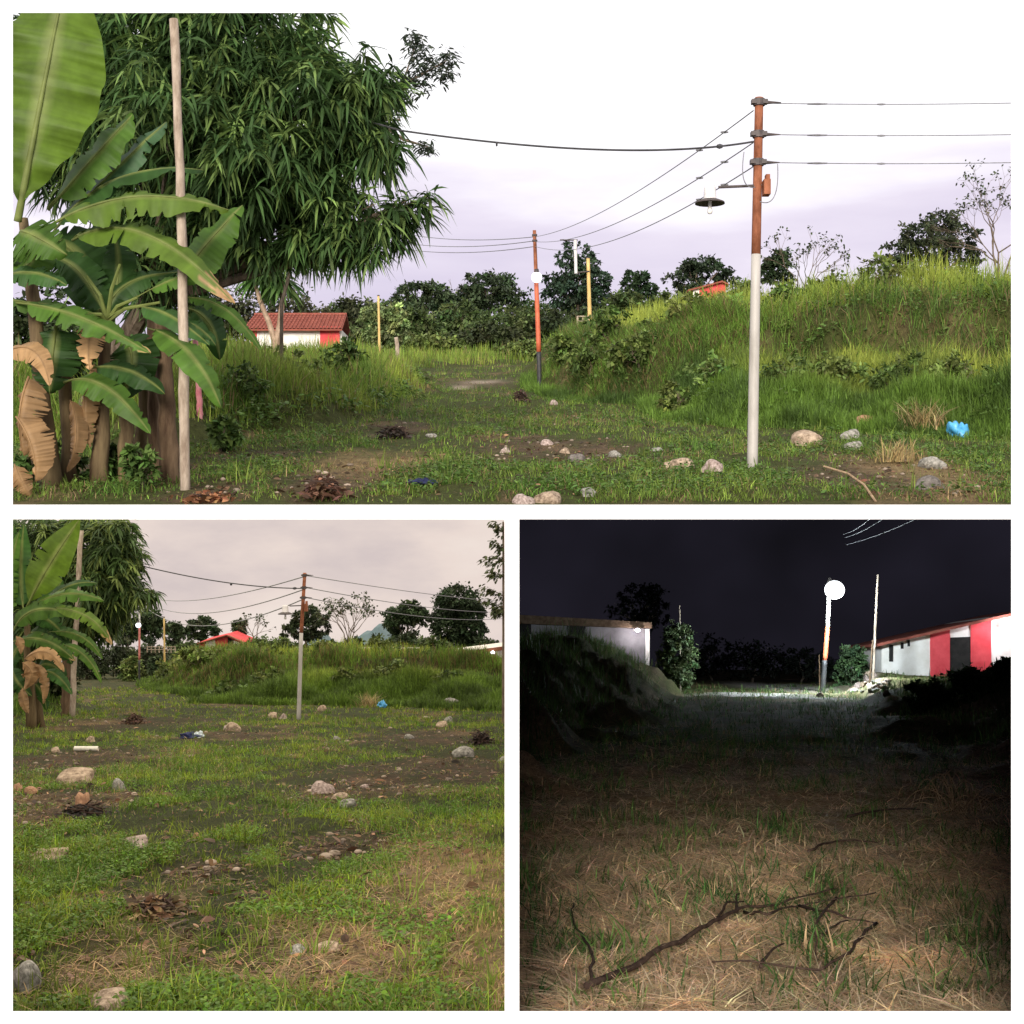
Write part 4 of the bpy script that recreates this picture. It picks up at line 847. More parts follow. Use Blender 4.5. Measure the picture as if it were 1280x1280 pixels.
# ------------------------------------------------------------------ poles, lamps, cables
def lathe_h(mb, c, prof): return lathe(mb, c, prof, 20)
def shaft(pl, parent, name, a, b, Y, r0, r1, mat, low=None, label=None):
    A_ = low if low is not None else U(*a, Y); B2 = U(*b, Y); t = np.linspace(0, 1, 8)[:, None]; mb = MB()
    tube(mb, A_*(1-t)+B2*t, np.linspace(r0, r1, 8), 14); o = mb.build(name, M[mat], parent, smooth=True, clip=CLIP[pl])
    if label: o['label'] = label
    return o
def near_pole(pl, base, split, top, racks, arm_y, lamp_px, wpx, label, lw=1.0):
    b = hit(pl, *base); Y = b[1]; s = S(Y); t = thing('utility_pole', b, label, 'utility pole')
    low = b-np.array([0, 0, 0.2]); sp = split
    shaft(pl, t, 'lower_shaft', None, sp, Y, wpx*0.55*s, wpx*0.47*s, 'whitepaint', low, 'white painted lower shaft')
    shaft(pl, t, 'upper_shaft', sp, top, Y, wpx*0.47*s, wpx*0.42*s, 'rust', None, 'rusty upper shaft')
    def X(py): return np.interp(py, [top[1], sp[1], base[1]], [top[0], sp[0], base[0]])
    for py in racks:
        mb = MB(); c = U(X(py), py, Y); tube(mb, [c-np.array([0, 0, 4*s*wpx/12]), c+np.array([0, 0, 4*s*wpx/12])], wpx*0.6*s, 12)
        for k in (-1, 1): box(mb, c+np.array([k*wpx*0.55*s, -0.02, 0]), (wpx*0.5*s, 0.09, wpx*0.42*s))
        p = c+np.array([wpx*0.7*s, 0, 0]); tube(mb, [p, p+np.array([wpx*1.5*s, 0, -0.2*s])], [wpx*0.2*s, wpx*0.05*s], 8)
        mb.build('insulator_rack', M['metal'], t, smooth=False)
    c = U(X(arm_y), arm_y, Y); e = U(lamp_px, arm_y-0.0, Y)
    mb = MB(); tube(mb, [c+np.array([wpx*1.0*s, -0.02, 0.02]), e], wpx*0.14*s, 8)
    arm = mb.build('lamp_arm', M['metal'], t)
    w = wpx*s*lw
    cx = e+np.array([-0.85*w, 0, 0]); mb = MB()
    lathe_h(mb, cx+np.array([0, 0, -1.25*w]), [(0.001, 1.45*w), (0.5*w, 1.4*w), (0.58*w, 1.1*w), (0.66*w, 0.1*w), (0.7*w, 0)]); mb.build('lamp_housing', M['galv'], arm, smooth=True)
    mb = MB(); lathe_h(mb, cx+np.array([0, 0, -1.6*w]), [(0.1*w, 0.42*w), (0.75*w, 0.40*w), (1.45*w, 0.10*w), (1.5*w, -0.06*w), (1.4*w, -0.02*w), (0.7*w, 0.25*w), (0.1*w, 0.3*w)]); mb.build('lamp_shade', M['metal'], arm, smooth=True)
    mb = MB(); lathe_h(mb, cx+np.array([0, 0, -2.7*w]), [(0.001, 0), (0.2*w, 0.05*w), (0.28*w, 0.3*w), (0.2*w, 0.6*w), (0.16*w, 1.3*w)]); mb.build('bulb', M['bulbglass'], arm, smooth=True)
    mb = MB(); box(mb, c+np.array([0.75*w, -0.1, -0.25*w]), (0.65*w, 0.16, 1.5*w)); box(mb, c+np.array([0.85*w, -0.1, 0.75*w]), (0.4*w, 0.1, 0.55*w)); mb.build('junction_box', M['rust'], t)
    return t, Y, X
PT, YP, XP = near_pole('top', (940, 585), (945, 318), (949, 122), (128, 168, 203), 234, 898, 12.5, 'white and rusty utility pole with an unlit shaded lamp in the upper view')
PLf, YQ, XQ = near_pole('left', (373, 899), (376.5, 791), (381, 716), (719, 734.5, 747), 757.5, 362, 5.0, 'white and rusty utility pole with an unlit shaded lamp in the lower left view', 1.25)
# loose wires on the pole
def wire(name, pts, r, mat, label, pl='top', cat='cable', group=None):
    mb = MB(); tube(mb, pts, r, 6); o = mb.build(name, M[mat], clip=CLIP[pl]); return tag(o, label, cat, group)
def bez(a, b, c, n=24):
    t = np.linspace(0, 1, n)[:, None]; ctr = 2*b-0.5*a-0.5*c; return a*(1-t)**2+ctr*2*t*(1-t)+c*t*t
def splice(mb, p, r, L): tube(mb, [p-np.array([L, 0, 0]), p, p+np.array([L, 0, 0])], [r*0.6, r, r*0.6], 6)
o = wire('loose_wire', bez(U(930, 190, YP-0.1), U(930, 225, YP-0.15), U(944, 234, YP-0.1)), 0.006, 'wire', 'short looping wire left of the upper pole above its lamp arm')
o = wire('loose_wire', bez(U(972, 205, YP-0.1), U(968, 245, YP-0.15), U(950, 252, YP-0.1)), 0.006, 'wire', 'short looping wire right of the upper pole by the junction box')
def multi(name, segs, r, mat, label, pl, knobs=()):
    mb = MB()
    for sg in segs: tube(mb, sg, r, 6)
    for p, L in knobs: splice(mb, p, r*2.6, L)
    return tag(mb.build(name, M[mat], clip=CLIP[pl]), label, 'cable')
m1 = bez(U(500, 163, 17.6), U(750, 187, 17.0), U(942, 177, YP-0.08), 40)
multi('power_cable', [np.concatenate([[U(420, 140, 18.0)], m1])], 0.0125, 'cable', 'thick black cable sagging from the mango tree to the upper pole', 'top', [(m1[9]+np.array([0, 0, -0.02]), 0.012), (m1[34], 0.035)])
for (y0, y1, lab) in [(129, 127.5, 'topmost of three wires leaving the upper pole to the right'), (168, 167, 'middle of three wires leaving the upper pole to the right'), (203, 202, 'lowest of three wires leaving the upper pole to the right')]:
    a = U(957, y0, YP); e = U(1320, y1, YP+0.5); c = bez(a, (a+e)/2+np.array([0, 0, -0.02]), e)
    multi('power_wire', [c], 0.0055, 'wire', lab, 'top', [(c[4], 0.12), (c[9], 0.05)])
# lit pole further away
def far_pole(pl, base, top, y_lamp, y_red, wpx, label, day=True, lampr=5.0):
    b = hit(pl, *base); Y = b[1]; s = S(Y); t = thing('lit_street_lamp', b, label, 'street lamp')
    X = lambda py: np.interp(py, [top[1], base[1]], [top[0], base[0]])
    shaft(pl, t, 'lower_shaft', None, (X(y_red), y_red), Y, wpx*0.5*s, wpx*0.5*s, 'blackpaint', b-np.array([0, 0, 0.2]), 'black painted lower shaft')
    shaft(pl, t, 'middle_shaft', (X(y_red), y_red), (X(y_lamp), y_lamp), Y, wpx*0.5*s, wpx*0.47*s, 'redpaint' if pl == 'top' else 'pinkred', None, 'red painted middle shaft')
    shaft(pl, t, 'upper_shaft', (X(y_lamp), y_lamp), top, Y, wpx*0.42*s, wpx*0.36*s, 'rust' if pl == 'top' else 'galv')
    c = U(X(y_lamp)+0.3, y_lamp, Y)+np.array([0, -0.16-lampr*s, 0])
    mb = MB(); tube(mb, [U(X(y_lamp), y_lamp-4, Y), c+np.array([0, 0, 5.2*s+lampr*s*0.5])], 0.02, 6); arm = mb.build('lamp_arm', M['metal'], t)
    mb = MB(); r = lampr*s; lathe_h(mb, c, [(0.001, -r)]+[(r*math.cos(a), r*math.sin(a)) for a in np.linspace(-1.3, 1.3, 9)]+[(0.001, r)]); mb.build('bulb', M['lampday'], arm, smooth=True)
    mb = MB(); lathe_h(mb, c+np.array([0, 0, r*0.85]), [(0.001, r*0.8), (r*0.4, r*0.75), (r*0.5, 0)]); mb.build('lamp_cap', M['metal'], arm, smooth=True)
    for k in (6, 13):
        mb = MB(); p = U(X(top[1]+k), top[1]+k, Y); tube(mb, [p-np.array([0, 0, 1.2*s]), p+np.array([0, 0, 1.2*s])], wpx*0.55*s, 8); mb.build('insulator_rack', M['metal'], t)
    return b, Y, X
bf, YF, XF = far_pole('top', (675, 481), (668, 288), 349, 440, 6.0, 'red and black street lamp, bulb lit, at the end of the upper path', lampr=6.5)
bq, YG_, XG = far_pole('left', (174, 856), (174.5, 740), 781, 825, 2.6, 'pink and black street lamp, bulb lit, in the lower left view', lampr=3.2)
for i, (ya, yb, lab) in enumerate([(138, 296, 'upper wire running back from the upper pole to the lit lamp pole'), (178, 302, 'middle wire running back from the upper pole to the lit lamp pole'), (208, 308, 'lower wire running back from the upper pole to the lit lamp pole')]):
    c = sag(U(942, ya, YP), U(XF(yb), yb, YF), 0.28+0.08*i, 34); multi('power_wire', [c], 0.007, 'wire', lab, 'top', [(c[2], 0.05), (c[4], 0.05)])
for i, (ya, yb) in enumerate([(296, 284), (301, 297), (308, 305)]):
    multi('power_wire', [sag(U(XF(ya), ya, YF), U(470, yb, YF+14), 0.25, 20)], 0.012, 'wire', ['topmost of three faint wires left of the upper lit lamp pole', 'middle of three faint wires left of the upper lit lamp pole', 'lowest of three faint wires left of the upper lit lamp pole'][i], 'top')
m1 = bez(U(160, 703, 41), U(275, 727, 40), U(378.5, 735.5, YQ-0.1), 40)
multi('power_cable', [m1], 0.017, 'cable', 'dark cable sagging from the mango tree to the pole in the lower left view', 'left', [(m1[22]+np.array([0, 0, -0.03]), 0.03), (m1[37], 0.05)])
for i, (ya, ye, lab) in enumerate([(719.5, 752, 'topmost wire running right from the lower left pole'), (734.5, 765, 'middle wire running right from the lower left pole'), (747, 772, 'lowest wire running right from the lower left pole')]):
    a = U(383, ya, YQ); e = U(640, ye, YQ+44); e[0] = -0.03; multi('power_wire', [sag(a, e, 0.12+0.1*i, 24)], 0.014, 'wire', lab, 'left')
for i, (ya, yb, lab) in enumerate([(721, 744, 'topmost wire running back to the lit lamp in the lower left view'), (737, 748, 'middle wire running back to the lit lamp in the lower left view'), (749, 752, 'lowest wire running back to the lit lamp in the lower left view')]):
    multi('power_wire', [sag(U(379, ya, YQ), U(174, yb, YG_), 0.5+0.3*i, 30)], 0.017, 'wire', lab, 'left')

# ochre poles
def ochre(pl, base, top, Y, wpx, label, reflection=None):
    b = at(pl, base[0], Y); t = thing('utility_pole', b, label, 'pole'); s = S(Y)
    shaft(pl, t, 'shaft', None, top, Y, wpx*0.55*s, wpx*0.42*s, 'yellow', b-np.array([0, 0, .2]))
    mb = MB(); e = U(*top, Y); tube(mb, [e, e+np.array([0, 0, 1.2*s])], wpx*0.5*s, 10); mb.build('cap', M['metal'], t)
    if reflection:
        for i, (a, c) in enumerate(reflection):
            mb = MB(); tube(mb, [U(*a, Y-0.1), U(*c, Y-0.1)], (wpx*0.4 if i == 0 else wpx*0.18)*s, 8); mb.build('reflection_bar', M['galv'] if i == 0 else M['metal'], t)  # bars added in the shape of a pale reflection
ochre('top', (738, 400), (735, 323), 66, 5, 'ochre pole with a pale bracket right of the upper lit lamp pole', [((720, 342), (719, 300)), ((720, 341), (737, 339)), ((700, 300), (722, 300))])
ochre('left', (206, 826), (205, 772), 118, 2.4, 'ochre pole beyond the grass bank left of centre in the lower left view')
ochre('top', (475, 440), (473, 370), 54, 3.2, 'thin yellow pole in front of the round pale-leaved bush')
post('top', 'wooden_post', [(497, 455), (497, 440), (495, 422)], 0.075, 'stake', 'short pale wooden post at the foot of the round pale-leaved bush', 'post', 47)
def fence(pl, px0, px1, yt, yb, Y, label, n=7):
    a = at(pl, (px0+px1)/2, Y); t = thing('fence', a, label, 'fence'); s = S(Y)
    for k in range(n):
        px = px0+(px1-px0)*k/(n-1); mb = MB(); tube(mb, [U(px, yb, Y), U(px, yt, Y)], 0.045, 6); mb.build('fence_post', M['stake'], t)
    for py in (yt+0.6, (yt+yb)/2):
        mb = MB(); tube(mb, [U(px0, py, Y-0.06), U(px1, py, Y-0.06)], 0.03, 6); mb.build('rail', M['stake'], t)
fence('top', 722, 742, 395, 408, 60, 'low pale wooden fence at the foot of the upper ochre pole', 4)
fence('left', 184, 219, 808, 816, 116, 'pale wooden fence behind the ochre pole in the lower left view', 8)

# ------------------------------------------------------------------ houses
def quad_prism(mb, pts_px, Y0, Y1, fall=0.0):
    """front outline in photo px at Y0, pushed straight back to Y1 with parallel sides"""
    f = np.array([U(px, py, Y0) for px, py in pts_px]); b = f+np.array([0, Y1-Y0, -fall*(Y1-Y0)]); n = len(f)
    V = np.concatenate([f, b]); Q = [(i, (i+1) % n, (i+1) % n+n, i+n) for i in range(n)]
    if n == 4: mb.add(V, Q+[(3, 2, 1, 0), (4, 5, 6, 7)])
    else:
        T = [(0, i+1, i) for i in range(1, n-1)]+[(n, n+i, n+i+1) for i in range(1, n-1)]; mb.add(V, Q, T)
def tiles(mb, A, Bp, C, D, rows, cols, r):      # barrel tiles over a roof quad: A-B eaves, D-C ridge
    A, Bp, C, D = map(np.array, (A, Bp, C, D))
    for k in range(cols):
        t = (k+0.5)/cols; p = A*(1-t)+Bp*t; q = D*(1-t)+C*t; ts = np.linspace(0, 1, rows+1)
        for i in range(rows):
            tube(mb, [p*(1-ts[i])+q*ts[i], p*(1-ts[i+1])+q*ts[i+1]], [r*1.12, r*0.9], 6, cap=False)
# red-roofed house, upper view
Y0 = 88.0; s = S(Y0); t = thing('house', at('top', 365, Y0+2), 'small white house with red tiled roof behind the left bank, upper view', 'house')
mb = MB(); quad_prism(mb, [(312, 445), (424, 445), (424, 409), (312, 409)], Y0, Y0+5); wl = mb.build('wall', M['whitewall'], t)
mb = MB(); quad_prism(mb, [(400, 445), (424.5, 445), (424.5, 408), (400, 408)], Y0-0.04, Y0); mb.build('red_panel', M['redwall'], wl)
mb = MB(); quad_prism(mb, [(313, 445), (321, 445), (321, 408.5), (313, 408.5)], Y0-0.04, Y0); mb.build('red_panel', M['redwall'], wl)
mb = MB(); quad_prism(mb, [(424, 445), (427, 445), (427, 412), (424, 412)], Y0+0.2, Y0+5); mb.build('gable_wall', M['whitewall'], t)
rA = U(303, 411.5, Y0-0.5); rB = U(427.5, 411.5, Y0-0.5); zr = (640-393)*S(Y0+2.5)
rC = np.array([rB[0]-0.05, Y0+2.5, zr]); rD = np.array([rA[0]+0.2, Y0+2.5, zr])
mb = MB(); dz = np.array([0, 0, -0.09]); hexa(mb, [rA+dz, rB+dz, rC+dz, rD+dz, rA, rB, rC, rD])
b0 = np.array([rD[0], Y0+5.5, rA[2]]); b1 = np.array([rC[0], Y0+5.5, rA[2]]); hexa(mb, [rD+dz, rC+dz, b1+dz, b0+dz, rD, rC, b1, b0])
tiles(mb, rA, rB, rC, rD, 7, 26, 0.085); tube(mb, [rD, rC], 0.1, 8); mb.build('roof', M['rooftile'], t)
# small red house behind the right bank
Y0 = 92.0; t = thing('house', at('top', 888, Y0+2), 'small red house peeping over the right bank of the upper view', 'house')
mb = MB(); quad_prism(mb, [(868, 385), (907, 385), (907, 354.5), (902, 352.5), (868, 361)], Y0, Y0+4); wl = mb.build('wall', M['redwall'], t)
mb = MB(); quad_prism(mb, [(866.5, 385), (874, 385), (874, 361), (866.5, 362)], Y0-0.04, Y0); mb.build('white_panel', M['whitewall'], wl)
mb = MB(); quad_prism(mb, [(860, 364), (903, 352.6), (903, 350.6), (860, 362)], Y0-0.3, Y0+4.4); quad_prism(mb, [(903, 352.6), (911, 356.2), (911, 354.4), (903, 350.6)], Y0-0.3, Y0+4.4); mb.build('roof', M['rooftile'], t)
# gabled house, lower left view
Y0 = 150.0; t = thing('house', at('left', 280, Y0+3), 'red and white gabled house behind the grass bank in the lower left view', 'house')
mb = MB(); quad_prism(mb, [(249, 822), (305, 822), (305, 804), (283, 794.5), (249, 803)], Y0, Y0+6); wl = mb.build('wall', M['redwall'], t)
mb = MB(); quad_prism(mb, [(257, 822), (269, 822), (269, 799), (257, 801.5)], Y0-0.05, Y0); mb.build('white_panel', M['whitewall'], wl)
mb = MB(); quad_prism(mb, [(284.5, 822), (292, 822), (292, 800), (284.5, 796.5)], Y0-0.05, Y0); mb.build('dark_opening', M['dark'], wl)
mb = MB(); quad_prism(mb, [(292, 822), (303, 822), (303, 804.5), (292, 800.5)], Y0-0.05, Y0); mb.build('white_panel', M['whitewall'], wl)
mb = MB(); quad_prism(mb, [(240, 807), (283, 794.8), (283, 793.4), (240, 805.6)], Y0-0.8, Y0+6.5, 0.12); quad_prism(mb, [(283, 794.8), (308, 806), (308, 804.6), (283, 793.4)], Y0-0.8, Y0+6.5, 0.12); mb.build('roof', M['orangeroof'], t)
# two long roofs
def long_roof(px0, px1, yr0, yr1, ye, Y0, label, lamp=None):
    t = thing('house', at('left', (px0+px1)/2, Y0+3), label, 'house')
    mb = MB(); quad_prism(mb, [(px0+3, 838), (px1-3, 838), (px1-3, ye-1), (px0+3, ye-1)], Y0, Y0+6); mb.build('wall', M['whitewall'], t)
    a = U(px0, ye, Y0-0.6); b = U(px1, ye, Y0-0.6); c = U(px1, yr1, Y0+3); d = U(px0, yr0, Y0+3); e = c+np.array([0, 3.5, -1.0]); f = d+np.array([0, 3.5, -1.0])
    mb = MB(); dz = np.array([0, 0, -0.12]); hexa(mb, [a+dz, b+dz, c+dz, d+dz, a, b, c, d]); hexa(mb, [d+dz, c+dz, e+dz, f+dz, d, c, e, f])
    tiles(mb, a, b, c, d, 5, 24, 0.09); mb.build('roof', M['orangeroof'], t)
    if lamp:
        p = U(*lamp, Y0-0.9); r = 2.0*S(Y0); mb = MB(); lathe_h(mb, p, [(0.001, -r), (r*0.8, -r*0.6), (r, 0), (r*0.8, r*0.6), (0.001, r)]); mb.build('porch_lamp', M['porchlamp'], t, smooth=True)
long_roof(436, 522, 811.5, 812.5, 818.5, 118, 'low house showing only its orange tiled roof above the lower left grass bank')
long_roof(562, 636, 812, 806.5, 818.5, 112, 'long house with orange roof and a lit lamp at the right of the lower left view', (616, 815.5)) if False else None
Y0 = 112.0; t = thing('house', at('left', 595, Y0+3), 'house with rising orange roof and lit porch lamp, right in the lower left view', 'house')
mb = MB(); quad_prism(mb, [(566, 838), (638, 838), (638, 809), (566, 818)], Y0, Y0+5); mb.build('wall', M['whitewall'], t)
mb = MB(); quad_prism(mb, [(562, 819.5), (639.6, 811.5), (639.6, 806.5), (562, 816.5)], Y0-0.7, Y0+5.5, 0.12); mb.build('roof', M['orangeroof'], t)
p = U(616, 815.6, Y0-0.9); r = 2.4*S(Y0); mb = MB(); lathe_h(mb, p, [(0.001, -r), (r*0.9, -r*0.5), (r*1.3, 0), (r*0.9, r*0.5), (0.001, r)]); mb.build('porch_lamp', M['porchlamp'], t, smooth=True)

# ------------------------------------------------------------------ lower left view: vegetation
far_tree('left', 187, 757, 24, 806, 150, ROUND, 3600, 'dark tree behind the lit lamp pole in the lower left view', DG, 2.9)
far_tree('left', 160, 770, 24, 806, 150, ROUND, 2600, 'dark tree below the mango crown in the lower left view', DG, 2.9)
far_tree('left', 218, 776, 12, 805, 158, ROUND, 1400, 'small dark tree right of the ochre pole in the lower left view', DG, 2.9)
far_tree('left', 250, 770, 24, 800, 165, UMB, 2600, 'flat-topped dark tree left of the gabled house in the lower left view', DG, 2.9, clump=0.3)
far_tree('left', 299, 773, 12, 803, 158, ROUND, 1400, 'small dark tree above the gabled house roof in the lower left view', DG, 2.9)
far_tree('left', 382, 757, 31, 802, 150, OPEN, 4000, 'broad open tree behind the utility pole in the lower left view', (0.04, 0.052, 0.026), 2.9, clump=0.3)
far_tree('left', 508, 747, 31, 798, 150, UMB+[(0, -0.1, 0.6, 0.35), (-0.55, 0.0, 0.4, 0.35)], 6000, 'umbrella-shaped tree left of the dense dark tree in the lower left view', DG, 2.9, clump=0.28)
far_tree('left', 573, 731, 35, 815, 145, [(0, -0.55, 0.75, 0.42), (-0.4, -0.2, 0.55, 0.4), (0.35, -0.15, 0.6, 0.42), (-0.35, 0.3, 0.6, 0.42), (0.35, 0.35, 0.6, 0.42), (0, 0.65, 0.65, 0.35)], 13000, 'dense tall dark tree on the right skyline of the lower left view', (0.030, 0.048, 0.022), 2.9)
bare_tree('left', 436, 741, 30, 140, 'bare many-stemmed tree on the skyline of the lower left view', 4, 3, stems=5, fork=0.25, r0=0.10)
bare_tree('left', 318, 764, 14, 155, 'thin bare tree beside a small dark tree in the lower left view', 3, 3, stems=3, r0=0.09)
for (px, yt, hw, Y, col, lab) in [
    (350, 796, 26, 135, MG, 'green bush left of the utility pole on the lower left skyline'), (415, 800, 20, 135, DG, 'dark bush right of the utility pole on the lower left skyline'),
    (447, 797, 9, 132, DG, 'small dark bush at the foot of the bare many-stemmed tree'), (470, 793, 16, 135, DG, 'dark rounded bush right of the bare many-stemmed tree'), (490, 799, 14, 134, DG, 'dark bush below the umbrella-shaped tree, left of its trunk'),
    (508, 789, 15, 136, DG, 'dark bush at the foot of the umbrella-shaped tree'), (530, 797, 16, 136, DG, 'dark bush between the umbrella-shaped tree and the dense dark tree'), (605, 797, 22, 138, DG, 'dark bush right of the dense dark tree'),
    (550, 803, 26, 130, MG, 'green bush in front of the dense dark tree'), (325, 795, 24, 140, MG, 'green bush right of the gabled house in the lower left view'), (235, 800, 20, 132, MG, 'green bush left of the gabled house in the lower left view'),
    (150, 795, 30, 120, (0.03, 0.04, 0.018), 'dark bush left of the lit lamp pole in the lower left view'), (110, 800, 30, 116, (0.03, 0.04, 0.018), 'dark bush left of the others behind the banana leaves at lower left'), (185, 803, 26, 122, (0.035, 0.046, 0.02), 'dark bush right behind the lit lamp pole in the lower left view'),
    (165, 822, 20, 106, YG, 'pale green bush at the foot of the lit lamp pole in the lower left view'), (195, 818, 9, 104, DG, 'small dark bush left of the ochre pole in the lower left view')]:
    bush('left', px, yt, hw, Y, lab, col, 2400, 2.7)
for i, (cx, w_, top) in enumerate([(465, 70, 788), (590, 60, 803), (395, 60, 800)]):
    X = np.linspace(-1, 1, 28); V = []; Yh = 205
    for y_ in (0, 1):
        for x in X:
            h = (0.5+0.5*math.cos(PI*x))*(1+0.10*math.sin(x*9+i)+0.05*math.sin(x*23)); V.append(U(cx+x*w_, 832-(832-top)*max(h, 0)*(1-y_*0.0), Yh) + np.array([0, y_*8, -y_*0.0]))
    V += [U(cx+x*w_, 836, Yh)+np.array([0, -3, 0]) for x in X]; n = len(X)
    V = np.array(V); V[:, 0] = np.minimum(V[:, 0], -0.05)
    Q = [(k, k+1, n+k+1, n+k) for k in range(n-1)]+[(2*n+k, 2*n+k+1, k+1, k) for k in range(n-1)]
    mb = MB(); mb.add(V, Q); tag(mb.build('hill', M['hill'], smooth=True), kind='structure')
ML2 = [lobe(*a) for a in [(60, 690, 50, 45, 42), (110, 680, 45, 45, 42), (140, 690, 32, 40, 41), (120, 735, 48, 40, 41), (146, 722, 20, 26, 40.5), (125, 762, 26, 22, 41), (150, 748, 16, 12, 40.5), (172, 742, 14, 7, 40.5), (188, 740, 7, 5, 40.5), (40, 790, 40, 30, 42.5), (60, 750, 50, 50, 42.5), (30, 700, 30, 50, 43), (95, 780, 40, 25, 42)]]
mango('left', ML2, at('left', 30, 44), 2700, 0.40, 0.060, 0.14, 'large mango tree with long drooping leaves behind the banana plant in the lower left view', (0.045, 0.080, 0.022), (0.13, 0.175, 0.045))
Yb = 33.0
A = thing('banana_plant', at('left', 36, Yb), 'banana plant with big upright leaf and tan dried leaves in the lower left view', 'banana plant')
pseudostem('left', A, 40, Yb, 32, 760, 0.13, 0.06); pseudostem('left', A, 52, Yb+0.3, 40, 830, 0.11, 0.08)
banana_leaf('left', A, (32, 762, Yb), (58, 712, Yb-0.2), (100, 648, Yb-0.2), 50, GC*0.9, (0.3, -1, 0.2), 0.16, 0.03, None, 0.12, 0.02, pw=1.0)
banana_leaf('left', A, (30, 765, Yb), (26, 715, Yb+0.2), (30, 655, Yb+0.3), 30, GB*0.9, (0.1, -1, 0.1), 0.2, 0.1)
banana_leaf('left', A, (14, 775, Yb), (10, 730, Yb), (24, 665, Yb), 26, GA, (0.2, -1, 0.2), 0.2, 0.1)
banana_leaf('left', A, (34, 762, Yb), (80, 742, Yb-0.3), (130, 751, Yb-0.3), 22, GA*1.05, (0.0, -0.9, 0.7), 0.4, 0.2, None, 0.15)
banana_leaf('left', A, (40, 770, Yb+0.3), (80, 735, Yb+0.4), (121, 729, Yb+0.4), 18, GB*0.8, (0.0, -0.9, 0.7), 0.3, 0.1)
banana_leaf('left', A, (16, 790, Yb-0.4), (45, 762, Yb-0.5), (98, 770, Yb-0.5), 30, GA*0.75, (0.0, -0.9, 0.5), 0.3, 0.1)
banana_leaf('left', A, (60, 760, Yb-0.4), (108, 770, Yb-0.7), (140, 806, Yb-0.7), 20, GC, (0.2, -0.9, 0.7), 0.3, 0.1, 0.86)
banana_leaf('left', A, (16, 802, Yb-0.3), (55, 800, Yb-0.5), (94, 826, Yb-0.5), 24, GA*0.8, (0.0, -0.9, 0.6), 0.3, 0.2, 0.97)
banana_leaf('left', A, (60, 790, Yb+0.2), (100, 795, Yb), (128, 824, Yb), 15, GA*0.9, (0.1, -0.9, 0.7), 0.3, 0.1)
banana_leaf('left', A, (70, 805, Yb), (104, 818, Yb-0.3), (127, 854, Yb-0.3), 15, GA, (0.2, -0.9, 0.6), 0.3, 0.1)
banana_leaf('left', A, (52, 838, Yb-0.3), (72, 845, Yb-0.5), (90, 868, Yb-0.5), 18, GB*1.1, (0.1, -0.9, 0.7), 0.3, 0.1)
banana_leaf('left', A, (30, 790, Yb+0.2), (66, 800, Yb+0.2), (90, 830, Yb+0.3), 34, GB*0.6, (0.1, -1, 0.4), 0.3, 0.1)
banana_leaf('left', A, (14, 830, Yb-0.2), (20, 850, Yb-0.4), (40, 870, Yb-0.4), 24, GB*0.7, (0.1, -1, 0.4), 0.3, 0.1)
for q in [((34, 770, Yb+0.3), (60, 775, Yb+0.3), (84, 800, Yb+0.3), 24), ((34, 800, Yb+0.3), (20, 812, Yb+0.2), (10, 840, Yb), 26), ((44, 835, Yb+0.4), (66, 832, Yb+0.4), (84, 856, Yb+0.4), 22), ((36, 765, Yb+0.5), (60, 748, Yb+0.6), (78, 725, Yb+0.6), 22), ((40, 800, Yb+0.5), (76, 790, Yb+0.4), (104, 800, Yb+0.4), 20), ((34, 850, Yb+0.3), (50, 862, Yb+0.2), (58, 888, Yb+0.2), 20), ((28, 760, Yb+0.4), (14, 700, Yb+0.5), (18, 655, Yb+0.5), 24)]:
    banana_leaf('left', A, q[0], q[1], q[2], q[3], GB*R.uniform(0.7, 1.1), (0.1, -0.95, 0.4), 0.3, 0.12)
banana_leaf('left', A, (30, 824, Yb-0.5), (58, 815, Yb-0.8), (80, 840, Yb-0.8), 18, TAN, (0, -0.9, 0.5), 0.5, 0.1, None, 0.02, 0.08, 'dry_leaf', 'dry tan drooping leaf')
dry_hang('left', A, [(28, 828), (40, 842), (30, 862)], 24, Yb-0.7); dry_hang('left', A, [(42, 830), (55, 850), (54, 880)], 14, Yb-0.5); dry_hang('left', A, [(28, 860), (30, 878), (36, 892)], 13, Yb-0.7); dry_hang('left', A, [(20, 795), (24, 805), (26, 818)], 12, Yb-0.7)
Yk = float(hit('left', 90, 896)[1])
post('left', 'wooden_stake', [(90, 896), (93, 820), (98, 740), (102, 640)], 0.075, 'stake', 'tall bare crooked wooden stake beside the banana plant in the lower left view', 'stake', Yk)
post('left', 'wooden_post', [(83, 893), (82, 860), (84, 812)], 0.13, 'log', 'thick dark log post left of the tall stake in the lower left view', 'post', Yk+1.5)
# tree at the right edge of the lower left view
Yt = 36.0; t = thing('tree', at('left', 629, Yt), 'slender leafy tree cut by the right edge of the lower left view', 'tree'); s = S(Yt); mb = MB(); b = at('left', 629.5, Yt)
tube(mb, [b-np.array([0, 0, .2]), U(629.8, 790, Yt), U(629.5, 720, Yt), U(629, 652, Yt)], [2.4*s, 2.0*s, 1.7*s, 1.2*s], 8)
br = [((629, 760), (606, 752)), ((629, 745), (604, 735)), ((629, 720), (612, 716)), ((629, 700), (604, 700)), ((629, 690), (618, 676)), ((629, 665), (618, 655)), ((629, 765), (620, 764))]
for a, c in br: tube(mb, [U(*a, Yt), U((a[0]+c[0])/2, (a[1]+c[1])/2-2, Yt), U(*c, Yt-0.2)], [0.7*s, 0.5*s, 0.25*s], 5)
mb.build('trunk', M['bark'], t, clip=-0.03); mb = MB()
